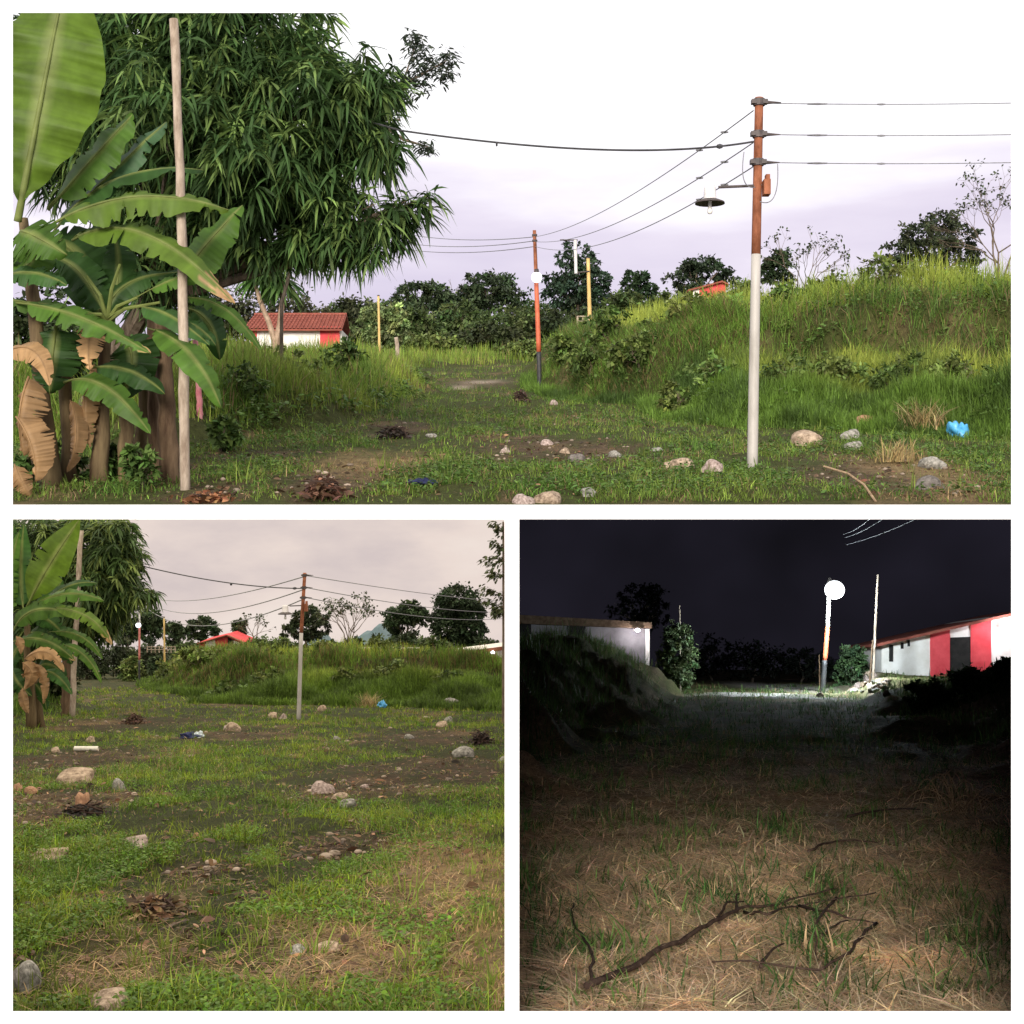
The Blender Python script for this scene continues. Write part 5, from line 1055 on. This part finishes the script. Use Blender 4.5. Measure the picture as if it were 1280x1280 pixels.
for a, c in br:
    k = 70; q = R.random(k)[:, None]; P = U(*a, Yt)*(1-q)+U(*c, Yt-0.2)*q+R.normal(0, 3.0*s, (k, 3)); P[:, 0] = np.minimum(P[:, 0], -0.22); az = R.uniform(0, 2*PI, k)
    D = np.stack([np.cos(az), np.sin(az), R.uniform(-0.8, 0.3, k)], 1); D[:, 0] = -np.abs(D[:, 0]); strips(mb, P, D, 7*s, 3.2*s, 0.3, jit((0.07, 0.085, 0.035), k, 0.3))
mb.build('crown', M['leaf'], t, clip=-0.03)

# ------------------------------------------------------------------ night view
YN = float(hit('night', 1028, 866)[1]); s = S(YN)
b = hit('night', 1028, 866); t = thing('lit_street_lamp', b, 'white, red and black lamp pole shining brightly in the night view', 'street lamp')
shaft('night', t, 'lower_shaft', None, (1031, 825), YN, 3.3*s, 3.0*s, 'blackpaint', b-np.array([0, 0, .2]), 'black painted lower shaft')
shaft('night', t, 'middle_shaft', (1031, 825), (1034.5, 783), YN, 3.0*s, 2.8*s, 'redpaint', None, 'red painted middle shaft')
shaft('night', t, 'upper_shaft', (1034.5, 783), (1037, 722), YN, 2.8*s, 2.4*s, 'whitepaint', None, 'white painted upper shaft')
lc = U(1037.5, 736, YN)+np.array([0, -0.85, 0])
mb = MB(); tube(mb, [U(1037, 728, YN), lc+np.array([0, 0, 0.42])], 0.03, 6); arm = mb.build('lamp_arm', M['metal'], t)
r = 12.5*s; mb = MB(); lathe_h(mb, lc, [(0.001, -r*0.9)]+[(r*0.98*math.cos(a), r*0.92*math.sin(a)) for a in np.linspace(-1.3, 1.3, 11)]+[(0.001, r*0.9)]); mb.build('bulb', M['lampnight'], arm, smooth=True)
post('night', 'pole', [(1091, 840), (1093, 800), (1097.5, 718)], 0.055, 'stake', 'slim white pole left of the red and white house in the night view', 'pole', YN+1.0)
post('night', 'wooden_stake', [(1087, 839), (1089, 825), (1091, 800)], 0.035, 'log', 'thin pale stick leaning on the slim white pole in the night view', 'stake', YN+0.9)
post('night', 'wooden_post', [(1024, 850), (1024.5, 840), (1024, 818)], 0.03, 'log', 'thin dark stake left of the shining lamp pole', 'stake', YN+1.5)
# right-hand house
Y0 = YN+5.0; t = thing('house', at('night', 1175, Y0+3), 'red and white house with a rising shed roof at the right of the night view', 'house')
mb = MB(); quad_prism(mb, [(1102, 848), (1290, 848), (1290, 763), (1240, 771), (1102, 806)], Y0, Y0+6, 0.12); wl = mb.build('wall', M['whitewall'], t)
mb = MB(); quad_prism(mb, [(1163, 848), (1187.5, 848), (1187.5, 785), (1163, 791)], Y0-0.06, Y0); mb.build('red_panel', M['redwall'], wl)
mb = MB(); quad_prism(mb, [(1213.5, 848), (1239, 848), (1239, 772), (1213.5, 778.5)], Y0-0.06, Y0); mb.build('red_panel', M['redwall'], wl)
mb = MB(); quad_prism(mb, [(1187.5, 848), (1213.5, 848), (1213.5, 796), (1187.5, 797)], Y0-0.03, Y0); mb.build('doorway', M['dark'], wl)
for x0, x1, y0, y1 in [(1111.5, 1116.5, 806, 827), (1126, 1129.5, 803, 811), (1134.5, 1137.5, 800, 808)]:
    mb = MB(); quad_prism(mb, [(x0, y1), (x1, y1), (x1, y0), (x0, y0)], Y0-0.03, Y0); mb.build('window', M['dark'], wl)
mb = MB(); quad_prism(mb, [(1097, 808), (1292, 763.5), (1292, 760), (1097, 804.5)], Y0-0.7, Y0+6.5, 0.12); mb.build('roof', M['rooftile'], t)
p = U(1256, 783, Y0-0.75); r = 2.2*S(Y0); mb = MB(); lathe_h(mb, p, [(0.001, -r), (r, -r*0.5), (r*1.6, 0), (r, r*0.5), (0.001, r)]); mb.build('porch_lamp', M['porchlamp'], t, smooth=True)
P2 = p+np.array([0, -0.25, 0])
# left-hand house
Y1 = YN+15.0; t = thing('house', at('night', 730, Y1+3), 'long white house with dark roof and lit porch in the night view', 'house')
mb = MB(); quad_prism(mb, [(644, 868), (812, 868), (812, 784), (644, 777)], Y1, Y1+6, 0.12); wl = mb.build('wall', M['dimmedwall'], t)
mb = MB(); quad_prism(mb, [(709, 868), (732, 868), (732, 781.5), (709, 780.5)], Y1-0.03, Y1); mb.build('doorway', M['dark'], wl)
mb = MB(); quad_prism(mb, [(644.6, 868), (664, 868), (664, 778.5), (644.6, 778)], Y1-0.03, Y1); mb.build('doorway', M['dark'], wl)
mb = MB(); quad_prism(mb, [(807, 868), (812, 868), (812, 786), (807, 786)], Y1-0.05, Y1); mb.build('lit_wall_end', M['whitewall'], wl)  # paler wall end, porch light painted into the colour
mb = MB(); quad_prism(mb, [(642, 779), (815, 785.5), (815, 778), (642, 768)], Y1-0.7, Y1+6.5, 0.12); mb.build('roof', M['timber'], t)
p = U(797, 787.5, Y1-0.85); r = 2.6*S(Y1); mb = MB(); lathe_h(mb, p, [(0.001, -r), (r, -r*0.5), (r*1.6, 0), (r, r*0.5), (0.001, r)]); mb.build('porch_lamp', M['porchlamp'], t, smooth=True)
P1 = p+np.array([0, -0.12, -0.1])
far_tree('night', 847, 770, 26, 872, YN-1, ROUND, 5500, 'round pale-leaved bush right of the lit porch in the night view', (0.12, 0.16, 0.07), 2.8, name='bush', cat='bush', part='foliage')
far_tree('night', 1066, 802, 23, 872, YN+3.5, ROUND, 4500, 'round dark bush between the shining lamp and the slim white pole', (0.05, 0.085, 0.035), 2.8, name='bush', cat='bush', part='foliage')
post('night', 'pole', [(850, 815), (850, 790), (849.5, 757)], 0.04, 'stake', 'thin dim pole rising through the round pale-leaved bush in the night view', 'pole', YN+1)
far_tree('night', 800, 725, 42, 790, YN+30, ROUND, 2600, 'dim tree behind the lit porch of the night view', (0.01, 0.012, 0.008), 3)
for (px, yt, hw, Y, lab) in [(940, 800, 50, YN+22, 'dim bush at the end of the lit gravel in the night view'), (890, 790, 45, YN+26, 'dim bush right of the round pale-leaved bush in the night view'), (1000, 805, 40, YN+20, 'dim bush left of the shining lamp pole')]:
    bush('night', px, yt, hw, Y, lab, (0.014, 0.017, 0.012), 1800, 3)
for (px, yt, hw, Y, lab) in [(1163, 846, 28, 34, 'dark leafy shrub in front of the white wall on the right night bank'), (1215, 834, 34, 32, 'dark leafy shrub before the dark doorway on the right night bank'), (1258, 822, 30, 30, 'dark leafy shrub at the right edge of the night view')]:
    bush('night', px, yt, hw, Y, lab, (0.045, 0.07, 0.026), 2600, 4.0)
for a, c, lab in [((1054, 668), (1088, 648), 'upper of three pale wires at the top of the night view'), ((1056, 672), (1104, 648), 'middle of three pale wires at the top of the night view'), ((1057, 681), (1146, 648), 'lowest of three pale wires at the top of the night view')]:
    A2 = U(*a, 58); C2 = U(*c, 50); multi('power_wire', [bez(A2, (A2+C2)/2+np.array([0, 0, -0.08]), C2)], 0.014, 'cable', lab, 'night')

# ------------------------------------------------------------------ stones, litter
def ico(sub=3):
    p = (1+5**0.5)/2
    V = [(-1,p,0),(1,p,0),(-1,-p,0),(1,-p,0),(0,-1,p),(0,1,p),(0,-1,-p),(0,1,-p),(p,0,-1),(p,0,1),(-p,0,-1),(-p,0,1)]
    Fc = [(0,11,5),(0,5,1),(0,1,7),(0,7,10),(0,10,11),(1,5,9),(5,11,4),(11,10,2),(10,7,6),(7,1,8),(3,9,4),(3,4,2),(3,2,6),(3,6,8),(3,8,9),(4,9,5),(2,4,11),(6,2,10),(8,6,7),(9,8,1)]
    V = [np.array(v)/np.linalg.norm(v) for v in V]
    for _ in range(sub):
        mid = {}; nf = []
        def md(a, b):
            k = (min(a, b), max(a, b))
            if k not in mid: v = V[a]+V[b]; V.append(v/np.linalg.norm(v)); mid[k] = len(V)-1
            return mid[k]
        for a, b, c in Fc:
            x, y, z = md(a, b), md(b, c), md(c, a); nf += [(a, x, z), (b, y, x), (c, z, y), (x, y, z)]
        Fc = nf
    return np.array(V), np.array(Fc)
IV, IF = ico(3)
def rockmesh(seed, flat=False):
    r = np.random.default_rng(seed); V = IV.copy(); d = np.ones(len(V))
    for _ in range(9):
        k = r.normal(0, 1.6, 3); d += 0.07*np.sin(V@k*1.2+r.uniform(0, 6))
    for _ in range(5):
        n = r.normal(0, 1, 3); n /= np.linalg.norm(n); q = V@n; d = np.where(q > 0.78, d*(0.80+0.20*0.78/np.maximum(q, .01)), d)
    for _ in range(12):
        k = r.normal(0, 6, 3); d += 0.012*np.sin(V@k+r.uniform(0, 6))
    V = V*d[:, None]; return V
PROTO = {}
def rock(pl, px, py, w, h, label, kind='tan', name='stone', group=None):
    b = hit(pl, px, py); s = S(b[1]); key = (kind, len(PROTO) % 5 if len(PROTO) < 20 else int(R.integers(0, 5)))
    cand = [k for k in PROTO if k[0] == kind]
    if len(cand) < 4:
        key = (kind, len(cand)); mb = MB(); mb.add(rockmesh(100+len(PROTO)*7), None, IF)
        o = mb.build(name, M['rock_'+kind], smooth=True, origin=(0, 0, 0)); PROTO[key] = o
    else:
        src = PROTO[cand[int(R.integers(0, 4))]]; o = src.copy(); o.name = name; COL.objects.link(o)
        for k in ('group',):
            if k in o: del o[k]
    hz = h*s*0.80; o.location = (b[0], b[1]+w*s*0.3, b[2]+hz*0.10); o.scale = (w*s*0.5, w*s*0.42, hz)
    o.rotation_euler = (R.normal(0, 0.08), R.normal(0, 0.12), R.uniform(0, 6.28) if w < h*1.5 else R.choice([0, PI])+R.normal(0, 0.2))
    return tag(o, label, 'stone', group)
for a in [
    (892, 590, 27, 17, 'pinkish round stone just left of the foot of the upper pole', 'pink'), (854, 588, 30, 17, 'tan stone second to the left of the upper pole foot', 'tan'), (834, 588, 20, 13, 'small orange tan stone third to the left of the upper pole foot', 'tan'),
    (686, 629, 36, 17, 'flat tan stone at the bottom edge of the upper view, larger of a pair', 'tan'), (654, 630, 24, 14, 'tan stone at the bottom edge of the upper view, smaller of a pair', 'pink'), (738, 621, 24, 13, 'grey stone near the bottom edge of the upper view', 'grey'),
    (722, 578, 22, 14, 'dark stone lying on the bare patch in the middle of the upper view', 'dark'), (683, 557, 16, 8, 'pale stone at the back of the bare patch in the upper view', 'pink'), (632, 566, 16, 10, 'pale stone at the left end of the bare patch in the upper view', 'pink'),
    (768, 571, 14, 8, 'grey stone at the right end of the bare patch in the upper view', 'grey'), (822, 565, 15, 7, 'flat grey stone between the bare patch and the upper pole', 'grey'), (706, 567, 13, 7, 'small brown stone among the litter of the bare patch', 'rock' if 0 else 'tan'),
    (1009, 558, 36, 24, 'large tan boulder right of the upper pole foot', 'tan'), (1086, 534, 34, 15, 'reddish boulder in front of the lower tier of the right bank', 'orange'), (1066, 549, 26, 14, 'grey stone on top of the stack right of the large tan boulder', 'grey'), (1070, 563, 26, 13, 'grey stone at the base of the stack right of the large tan boulder', 'grey'),
    (692, 505, 12, 8, 'white stone at the foot of the right bank near the upper lit pole', 'pink'), (1165, 611, 34, 17, 'dark stone at the lower right of the upper view', 'dark'), (1166, 585, 30, 14, 'grey half-buried stone under the blue bag of the upper view', 'grey'), (540, 547, 18, 6, 'pale flat stone beside the dark twig heap in the upper view', 'grey')]:
    rock('top', *a)
for a in [
    (90, 981, 43, 20, 'large tan boulder at the left of the lower left view', 'tan'), (146, 990, 17, 16, 'upright grey tan stone right of the large tan boulder', 'grey'), (103, 1009, 19, 19, 'orange topped stone below the large tan boulder', 'orange'),
    (402, 992, 25, 15, 'pinkish stone in the middle of the lower left ground, leftmost of three', 'pink'), (425, 998, 22, 8, 'flat tan stone in the middle of the lower left ground, second of three', 'tan'), (432, 1010, 27, 11, 'flat pale stone in the middle of the lower left ground, lowest of three', 'grey'),
    (580, 946, 24, 12, 'rounded pale stone on the right of the lower left ground', 'grey'), (565, 884, 23, 10, 'pale boulder at the foot of the bank on the right of the lower left view', 'grey'), (561, 903, 12, 8, 'small pale stone below the pale boulder at the bank foot, upper one', 'grey'), (552, 909, 14, 7, 'small pale stone below the pale boulder at the bank foot, lower one', 'tan'),
    (372, 1195, 21, 15, 'small grey stone in the front grass of the lower left view', 'grey'), (408, 1192, 36, 15, 'flat tan stone in the front grass of the lower left view', 'tan'), (28, 1240, 44, 34, 'big pale grey boulder cut by the left edge of the lower left view', 'grey'), (133, 1268, 46, 26, 'tan boulder cut by the bottom edge of the lower left view', 'tan'),
    (290, 914, 17, 10, 'tan stone right of the pale plastic bag in the lower left view', 'tan'), (282, 912, 8, 7, 'small tan stone touching the tan stone right of the pale plastic bag', 'pink'), (354, 899, 9, 7, 'pale stone left of the pole foot in the lower left view', 'pink'), (340, 898, 11, 8, 'tan stone second left of the pole foot in the lower left view', 'tan'), (402, 889, 13, 9, 'tan boulder right of the pole foot in the lower left view', 'tan'),
    (112, 928, 11, 7, 'pale pebble above the pale pipe in the lower left view', 'tan'), (68, 941, 10, 7, 'pale pebble left of the pale pipe in the lower left view', 'tan'), (21, 992, 14, 14, 'orange brick lump at the left edge of the lower left view', 'orange'), (37, 993, 18, 10, 'orange broken brick second from the left edge of the lower left view', 'orange'), (245, 1050, 11, 9, 'small reddish stone in the grass of the lower left view', 'orange'), (420, 926, 10, 6, 'small pale stone mid right in the lower left view', 'grey'), (511, 924, 11, 6, 'small grey stone right of middle in the lower left view', 'grey'), (456, 985, 14, 6, 'small flat pinkish stone right of three stones in the lower left view', 'pink'), (90, 1025, 9, 6, 'pale pebble beside the scorched patch in the lower left view', 'pink'), (630, 953, 12, 7, 'pale stone at the right edge of the lower left view', 'grey'), (560, 1016, 8, 6, 'small pale pebble far right in the lower left ground', 'pink')]:
    rock('left', *a)
for i in range(34):      # rubble heap beside the shining lamp
    px = 1064+R.random()*48; py = 842+R.random()*25; rock('night', px, py, R.uniform(5, 11), R.uniform(3, 6), 'pale rubble stone heaped beside the shining lamp pole in the night view', ['grey', 'pink', 'tan'][i % 3], group='rubble beside the night lamp')
rock('night', 1026, 871, 9, 5, 'white stone at the foot of the shining lamp pole', 'pink')
PV, PF = ico(1)
for pl, n, ulo, uhi, y0, lab in [('top', 260, -0.40, 0.40, 14.0, 'small pebbles strewn over the bare patches of the upper ground'), ('left', 320, -0.38, -0.01, 6.5, 'small pebbles strewn over the bare patches of the lower left ground')]:
    X, Y = samp(n*4, ulo, uhi, y0, 42, 1.7); k = (cover(pl, X, Y)[0] > 0.2) & (inbank(pl, X, Y) < 0.2)
    if pl == 'left': k &= X < -0.2
    X, Y = X[k][:n], Y[k][:n]; Z = ground(pl, X, Y); mb = MB()
    for x, y, z in zip(X, Y, Z):
        q = max(0.018, 1.6*S(y))*math.exp(R.normal(0, 0.35)); mb.add(PV*(1+R.normal(0, 0.08, (len(PV), 1)))*np.array([q*R.uniform(0.8, 1.4), q, q*0.65])+np.array([x, y, z+q*0.2]), None, PF, np.array((0.34, 0.27, 0.21))*math.exp(R.normal(0, 0.25)))
    tag(mb.build('pebbles', M['grass'], smooth=True), lab, 'pebbles', None, 'stuff')
# flat slabs
def slab(pl, px, py, w, h, label, mat='rock_pink'):
    b = hit(pl, px, py); s = S(b[1]); mb = MB(); n = 9; a = np.sort(R.uniform(0, 2*PI, n)); q = R.uniform(0.75, 1.1, n)
    x = np.cos(a)*q*w*s*0.5; y = np.sin(a)*q*w*s*0.8; tz = 0.012+0.1*y
    lo = np.stack([x, y, tz*0], 1)+b; hi = np.stack([x*0.94, y*0.94, tz+0.035], 1)+b
    Q = [(i, (i+1) % n, n+(i+1) % n, n+i) for i in range(n)]; V = np.concatenate([lo, hi, [b+np.array([0, 0, 0.05])]]); T = [(n+i, n+(i+1) % n, 2*n) for i in range(n)]
    mb.add(V, Q, T); tag(mb.build('stone_slab', M[mat]), label, 'stone')
slab('left', 168, 1058, 34, 8, 'flat pale broken slab in the weeds of the lower left view')
slab('left', 62, 1074, 44, 8, 'long pale flat slab near the left edge of the lower left view', 'rock_tan')
# pipe, bags, cloth
b = hit('left', 108, 939); s = S(b[1]); mb = MB(); c = b+np.array([0, 0, 3*s]); n = 16; a = np.arange(n)*2*PI/n
for r_, x0, x1 in ((3.1*s, -15*s, 15*s), (2.5*s, 15*s, -15*s)):
    V = np.concatenate([np.stack([np.full(n, x), np.cos(a)*r_, np.sin(a)*r_], 1) for x in (x0, x1)])+c
    mb.add(V, [(k, (k+1) % n, n+(k+1) % n, n+k) for k in range(n)])
tag(mb.build('pipe', M['pvc'], smooth=True), 'short pale pipe lying on the ground in the lower left view', 'pipe')
def bag(pl, px, py, w, h, label, mat, name='plastic_bag', cat='bag', flat=False):
    b = hit(pl, px, py); s = S(b[1]); r = np.random.default_rng(int(px)); V = IV.copy(); d = np.ones(len(V))
    for _ in range(14): k = r.normal(0, 3.2, 3); d += 0.09*np.sin(V@k+r.uniform(0, 6))
    V = V*d[:, None]*np.array([w*s*0.5, w*s*0.45, h*s*0.5]); V[:, 2] = np.maximum(V[:, 2], -h*s*0.35)
    V[:, 2] += np.where(V[:, 2] > h*s*0.3, h*s*0.25*np.abs(np.sin(V[:, 0]/(w*s)*9)), 0); V += b+np.array([0, 0, h*s*0.38]); mb = MB(); mb.add(V, None, IF); tag(mb.build(name, M[mat], smooth=True), label, cat)
bag('top', 1197, 549, 24, 20, 'crumpled blue plastic bag in the weeds at the right of the upper view', 'bluebag')
bag('top', 528, 608, 32, 9, 'dark navy cloth lying in the grass of the upper view', 'navy', 'cloth', 'cloth')
bag('left', 478, 885, 9, 8, 'crumpled blue plastic bag on the bank foot in the lower left view', 'bluebag')
bag('left', 248, 922, 13, 7, 'pale blue plastic bag on the ground of the lower left view', 'palebag')
bag('left', 236, 923, 22, 6, 'black plastic sheet next to the pale blue bag in the lower left view', 'navy', 'plastic_sheet', 'plastic sheet')
# heaps of dead leaves and twigs
def heap(pl, px, py, w, h, label, col, name='leaf_heap', n=420, tw=30):
    b = hit(pl, px, py); s = S(b[1]); t = thing(name, b, label, 'heap'); q = R.normal(0, 0.4, (n, 2)); r = np.hypot(q[:, 0], q[:, 1])
    P = np.stack([b[0]+q[:, 0]*w*s*0.5, b[1]+q[:, 1]*w*s*0.8, b[2]+h*s*np.exp(-r*r*2.2)*R.uniform(0.2, 1, n)], 1); az = R.uniform(0, 2*PI, n)
    mb = MB(); strips(mb, P, np.stack([np.cos(az), np.sin(az), R.normal(0, 0.5, n)], 1), 0.11*R.uniform(0.4, 1.3, n), 0.045*R.uniform(0.5, 1.3, n), 0.3, jit(col, n, 0.5)); mb.build('leaves', M['grass'], t)
    mb = MB()
    for i in range(tw):
        c = b+np.array([R.normal(0, 0.3)*w*s*0.5, R.normal(0, 0.3)*w*s*0.6, h*s*R.uniform(0.2, 0.9)]); d = R.normal(0, 1, 3)*np.array([1, 1, 0.35]); d *= 0.16*w*s/np.linalg.norm(d)*R.uniform(0.6, 1.5); tube(mb, [c-d, c+R.normal(0, .01, 3), c+d], [0.008, 0.009, 0.004], 5)
    mb.build('twigs', M['twig'], t)
heap('top', 403, 622, 66, 28, 'heap of dead brown leaves and twigs at the bottom of the upper view', (0.16, 0.085, 0.055))
heap('top', 490, 548, 50, 16, 'flat heap of dark twigs in the grass of the upper view', (0.06, 0.045, 0.035))
heap('top', 651, 503, 24, 17, 'small brown heap of twigs near the upper lit pole', (0.10, 0.065, 0.05), n=200)
heap('top', 265, 625, 70, 9, 'scatter of reddish brown dead leaves at the stake foot in the upper view', (0.26, 0.12, 0.06))
heap('left', 168, 904, 30, 13, 'heap of dead brown leaves right of the stake in the lower left view', (0.11, 0.065, 0.045))
heap('left', 105, 1022, 60, 16, 'scorched dark heap behind the orange topped stone in the lower left view', (0.03, 0.025, 0.022))
heap('left', 190, 1138, 70, 10, 'loose heap of dry brown stalks in the front grass of the lower left view', (0.20, 0.13, 0.07), tw=60)
heap('left', 602, 928, 30, 14, 'dark brown earth and leaf heap at the right of the lower left view', (0.05, 0.035, 0.028))
# dry pale clump and a bent stem, upper view
def dryclump(pl, px, py, w, h, label, n=220, col=(0.34, 0.26, 0.12)):
    b = hit(pl, px, py); s = S(b[1]); P = np.stack([b[0]+R.normal(0, 0.2, n)*w*s, b[1]+R.normal(0, 0.2, n)*w*s, np.full(n, b[2])], 1); mb = MB()
    blades(mb, P, h*s*R.uniform(0.5, 1.2, n), np.full(n, 0.02), R.uniform(0, 2*PI, n), R.uniform(0.3, 1.3, n), jit(col, n, 0.3)); tag(mb.build('dry_grass_clump', M['grass'], origin=b), label, 'dry grass')
dryclump('top', 1152, 540, 60, 46, 'pale dry arching grass clump left of the blue bag in the upper view')
dryclump('top', 1120, 578, 56, 34, 'pale dry grass clump behind the bent stem in the upper view', 120)
dryclump('left', 460, 884, 24, 22, 'pale dry grass clump left of the blue bag in the lower left view', 120)
b = hit('top', 1095, 628); wire('hose', [b, U(1080, 606, b[1]+0.3), U(1060, 592, b[1]+0.6), U(1030, 583, b[1]+0.9)], 0.012, 'drytwig', 'pale bent stem lying in the grass at the lower right of the upper view', 'top', 'stem')
# branch in the front of the night view
def onground(pl, px, py, up=0.03): p = hit(pl, px, py); p[2] += up+0.045; return p
t = thing('fallen_branch', onground('night', 850, 1210, 0), 'long dark fallen branch with forked twigs across the front of the night view', 'branch')
mb = MB(); main = [(735, 1256), (800, 1232), (850, 1205), (900, 1172), (925, 1158), (980, 1148), (1045, 1126)]
def wob(P, a=0.018):
    P = np.array(P); k = len(P); t = np.linspace(0, k-1, 6*(k-1)+1); Q = np.stack([np.interp(t, range(k), P[:, i]) for i in range(3)], 1)
    j = np.cumsum(R.normal(0, a*0.5, Q.shape), 0); j -= np.linspace(0, 1, len(Q))[:, None]*j[-1]; j[:, 2] = np.abs(j[:, 2])*0.6; return Q+j
tube(mb, wob([onground('night', *q, 0.03) for q in main]), np.linspace(0.0165, 0.005, 37), 8); mb.build('stem', M['twig'], t, smooth=True)
for seg in [[(900, 1172), (915, 1152), (930, 1143)], [(925, 1158), (960, 1172), (1000, 1150), (1095, 1138)], [(1000, 1150), (1035, 1166), (1098, 1172)], [(1098, 1172), (1070, 1220), (1032, 1234), (890, 1232)], [(1045, 1140), (1022, 1190), (1022, 1222)], [(1022, 1190), (1060, 1175)], [(950, 1232), (980, 1208)], [(920, 1159), (925, 1140)]]:
    mb = MB(); P = wob([onground('night', *q, 0.03+0.03*(i % 2)) for i, q in enumerate(seg)]); tube(mb, P, np.linspace(0.0095, 0.0035, len(P)), 6); mb.build('twig', M['twig'], t, smooth=True)
def stick(pts, r, label, mat='twig', name='stick'):
    mb = MB(); P = np.array([onground('night', *q, 0.03+0.02*(i % 2)) for i, q in enumerate(pts)]); P = wob(P); tube(mb, P, np.linspace(r, r*0.4, len(P)), 6); tag(mb.build(name, M[mat], smooth=True), label, 'stick')
stick([(735, 1256), (732, 1215), (722, 1180), (717, 1150)], 0.009, 'dark upright looking stick at the lower left of the night view')
stick([(1060, 1032), (1110, 1026), (1150, 1022)], 0.012, 'dark stick under the dry brush heap in the night view')
stick([(1012, 1078), (1050, 1068), (1098, 1066)], 0.010, 'thin dark stick in the middle of the night ground')
t = thing('brush_heap', hit('night', 1200, 1020), 'heap of dry arching twigs at the right of the night view', 'brush heap'); b = hit('night', 1200, 1020)
for i in range(34):
    a = R.uniform(0, 2*PI); L_ = R.uniform(0.25, 0.6); d = np.array([math.cos(a), math.sin(a)*0.8, 0])*L_; mb = MB(); o_ = b+np.array([R.normal(0, .12), R.normal(0, .12), 0]); tube(mb, bez(o_, o_+d*0.5+np.array([0, 0, R.uniform(0.1, 0.38)]), o_+d+np.array([0, 0, R.uniform(0, 0.12)]), 9), np.linspace(0.008, 0.003, 9), 5); mb.build('twig', M['drytwig'], t)

# ------------------------------------------------------------------ light
SUN_EL = math.radians(19.0); SUN_AZ = math.radians(188.0)     # azimuth clockwise from +Y: low sun behind the camera
w = bpy.data.worlds.new("World"); scene.world = w; w.use_nodes = True; nt = w.node_tree
bg = nt.nodes['Background']; out = nt.nodes['World Output']
sky = nt.nodes.new('ShaderNodeTexSky'); sky.sky_type = 'NISHITA'; sky.sun_disc = False; sky.sun_elevation = SUN_EL; sky.sun_rotation = SUN_AZ
nt.links.new(sky.outputs[0], bg.inputs['Color']); bg.inputs['Strength'].default_value = 0.08
bg2 = nt.nodes.new('ShaderNodeBackground'); bg2.inputs['Strength'].default_value = 1.30     # overcast cloud layer
tc = nt.nodes.new('ShaderNodeTexCoord'); sx = nt.nodes.new('ShaderNodeSeparateXYZ'); nt.links.new(tc.outputs['Generated'], sx.inputs[0])
mp = nt.nodes.new('ShaderNodeMapping'); mp.inputs['Scale'].default_value = (3, 3, 14); mp.inputs['Rotation'].default_value = (0, 0.12, 0.4); nt.links.new(tc.outputs['Generated'], mp.inputs[0])
nz = nt.nodes.new('ShaderNodeTexNoise'); nz.inputs['Scale'].default_value = 1.3; nz.inputs['Detail'].default_value = 6; nt.links.new(mp.outputs[0], nz.inputs['Vector'])
ad = nt.nodes.new('ShaderNodeMath'); ad.operation = 'MULTIPLY_ADD'; nt.links.new(nz.outputs['Fac'], ad.inputs[0]); ad.inputs[1].default_value = 0.36; nt.links.new(sx.outputs['Z'], ad.inputs[2])
cr = nt.nodes.new('ShaderNodeValToRGB'); e = cr.color_ramp.elements
e[0].position = 0.275; e[0].color = (*lin(199, 189, 210), 1); e[1].position = 0.47; e[1].color = (1.0, 0.985, 1.0, 1)
k = e.new(0.365); k.color = (*lin(218, 209, 224), 1)
nt.links.new(ad.outputs[0], cr.inputs[0]); nt.links.new(cr.outputs[0], bg2.inputs['Color'])
ms = nt.nodes.new('ShaderNodeMixShader'); ms.inputs[0].default_value = 0.93
nt.links.new(bg.outputs[0], ms.inputs[1]); nt.links.new(bg2.outputs[0], ms.inputs[2]); nt.links.new(ms.outputs[0], out.inputs['Surface'])
sl = bpy.data.lights.new('sun', 'SUN'); sl.energy = 5.0; sl.angle = math.radians(24); sl.color = (1.0, 0.92, 0.82)
so = bpy.data.objects.new('sun', sl); COL.objects.link(so); so.rotation_euler = (PI/2-SUN_EL, 0, -SUN_AZ+PI)
so.location = (0, -10, 6)
def point(loc, e, col, r=0.25):
    l = bpy.data.lights.new('lamp_light', 'POINT'); l.energy = e; l.color = col; l.shadow_soft_size = r; o = bpy.data.objects.new('lamp_light', l); COL.objects.link(o); o.location = tuple(float(v) for v in loc)
point(lc+np.array([0, -1.5, -0.9]), 4300, (0.80, 0.92, 1.0), 0.3)
point(P1, 190, (1.0, 0.92, 1.0), 0.12); point(P2, 170, (1.0, 0.9, 1.0), 0.12)

# ------------------------------------------------------------------ camera and render settings
cd = bpy.data.cameras.new('camera'); co = bpy.data.objects.new('camera', cd); COL.objects.link(co)
co.location = (0, 0, 0); co.rotation_euler = (PI/2, 0, 0); cd.sensor_width = 36; cd.lens = 36*F/1280; cd.clip_end = 2000; cd.clip_start = 0.05
scene.camera = co
scene.render.engine = 'CYCLES'
scene.view_settings.view_transform = 'Standard'; scene.view_settings.look = 'None'; scene.view_settings.exposure = 0; scene.view_settings.gamma = 1
scene.cycles.max_bounces = 6; scene.cycles.transparent_max_bounces = 4
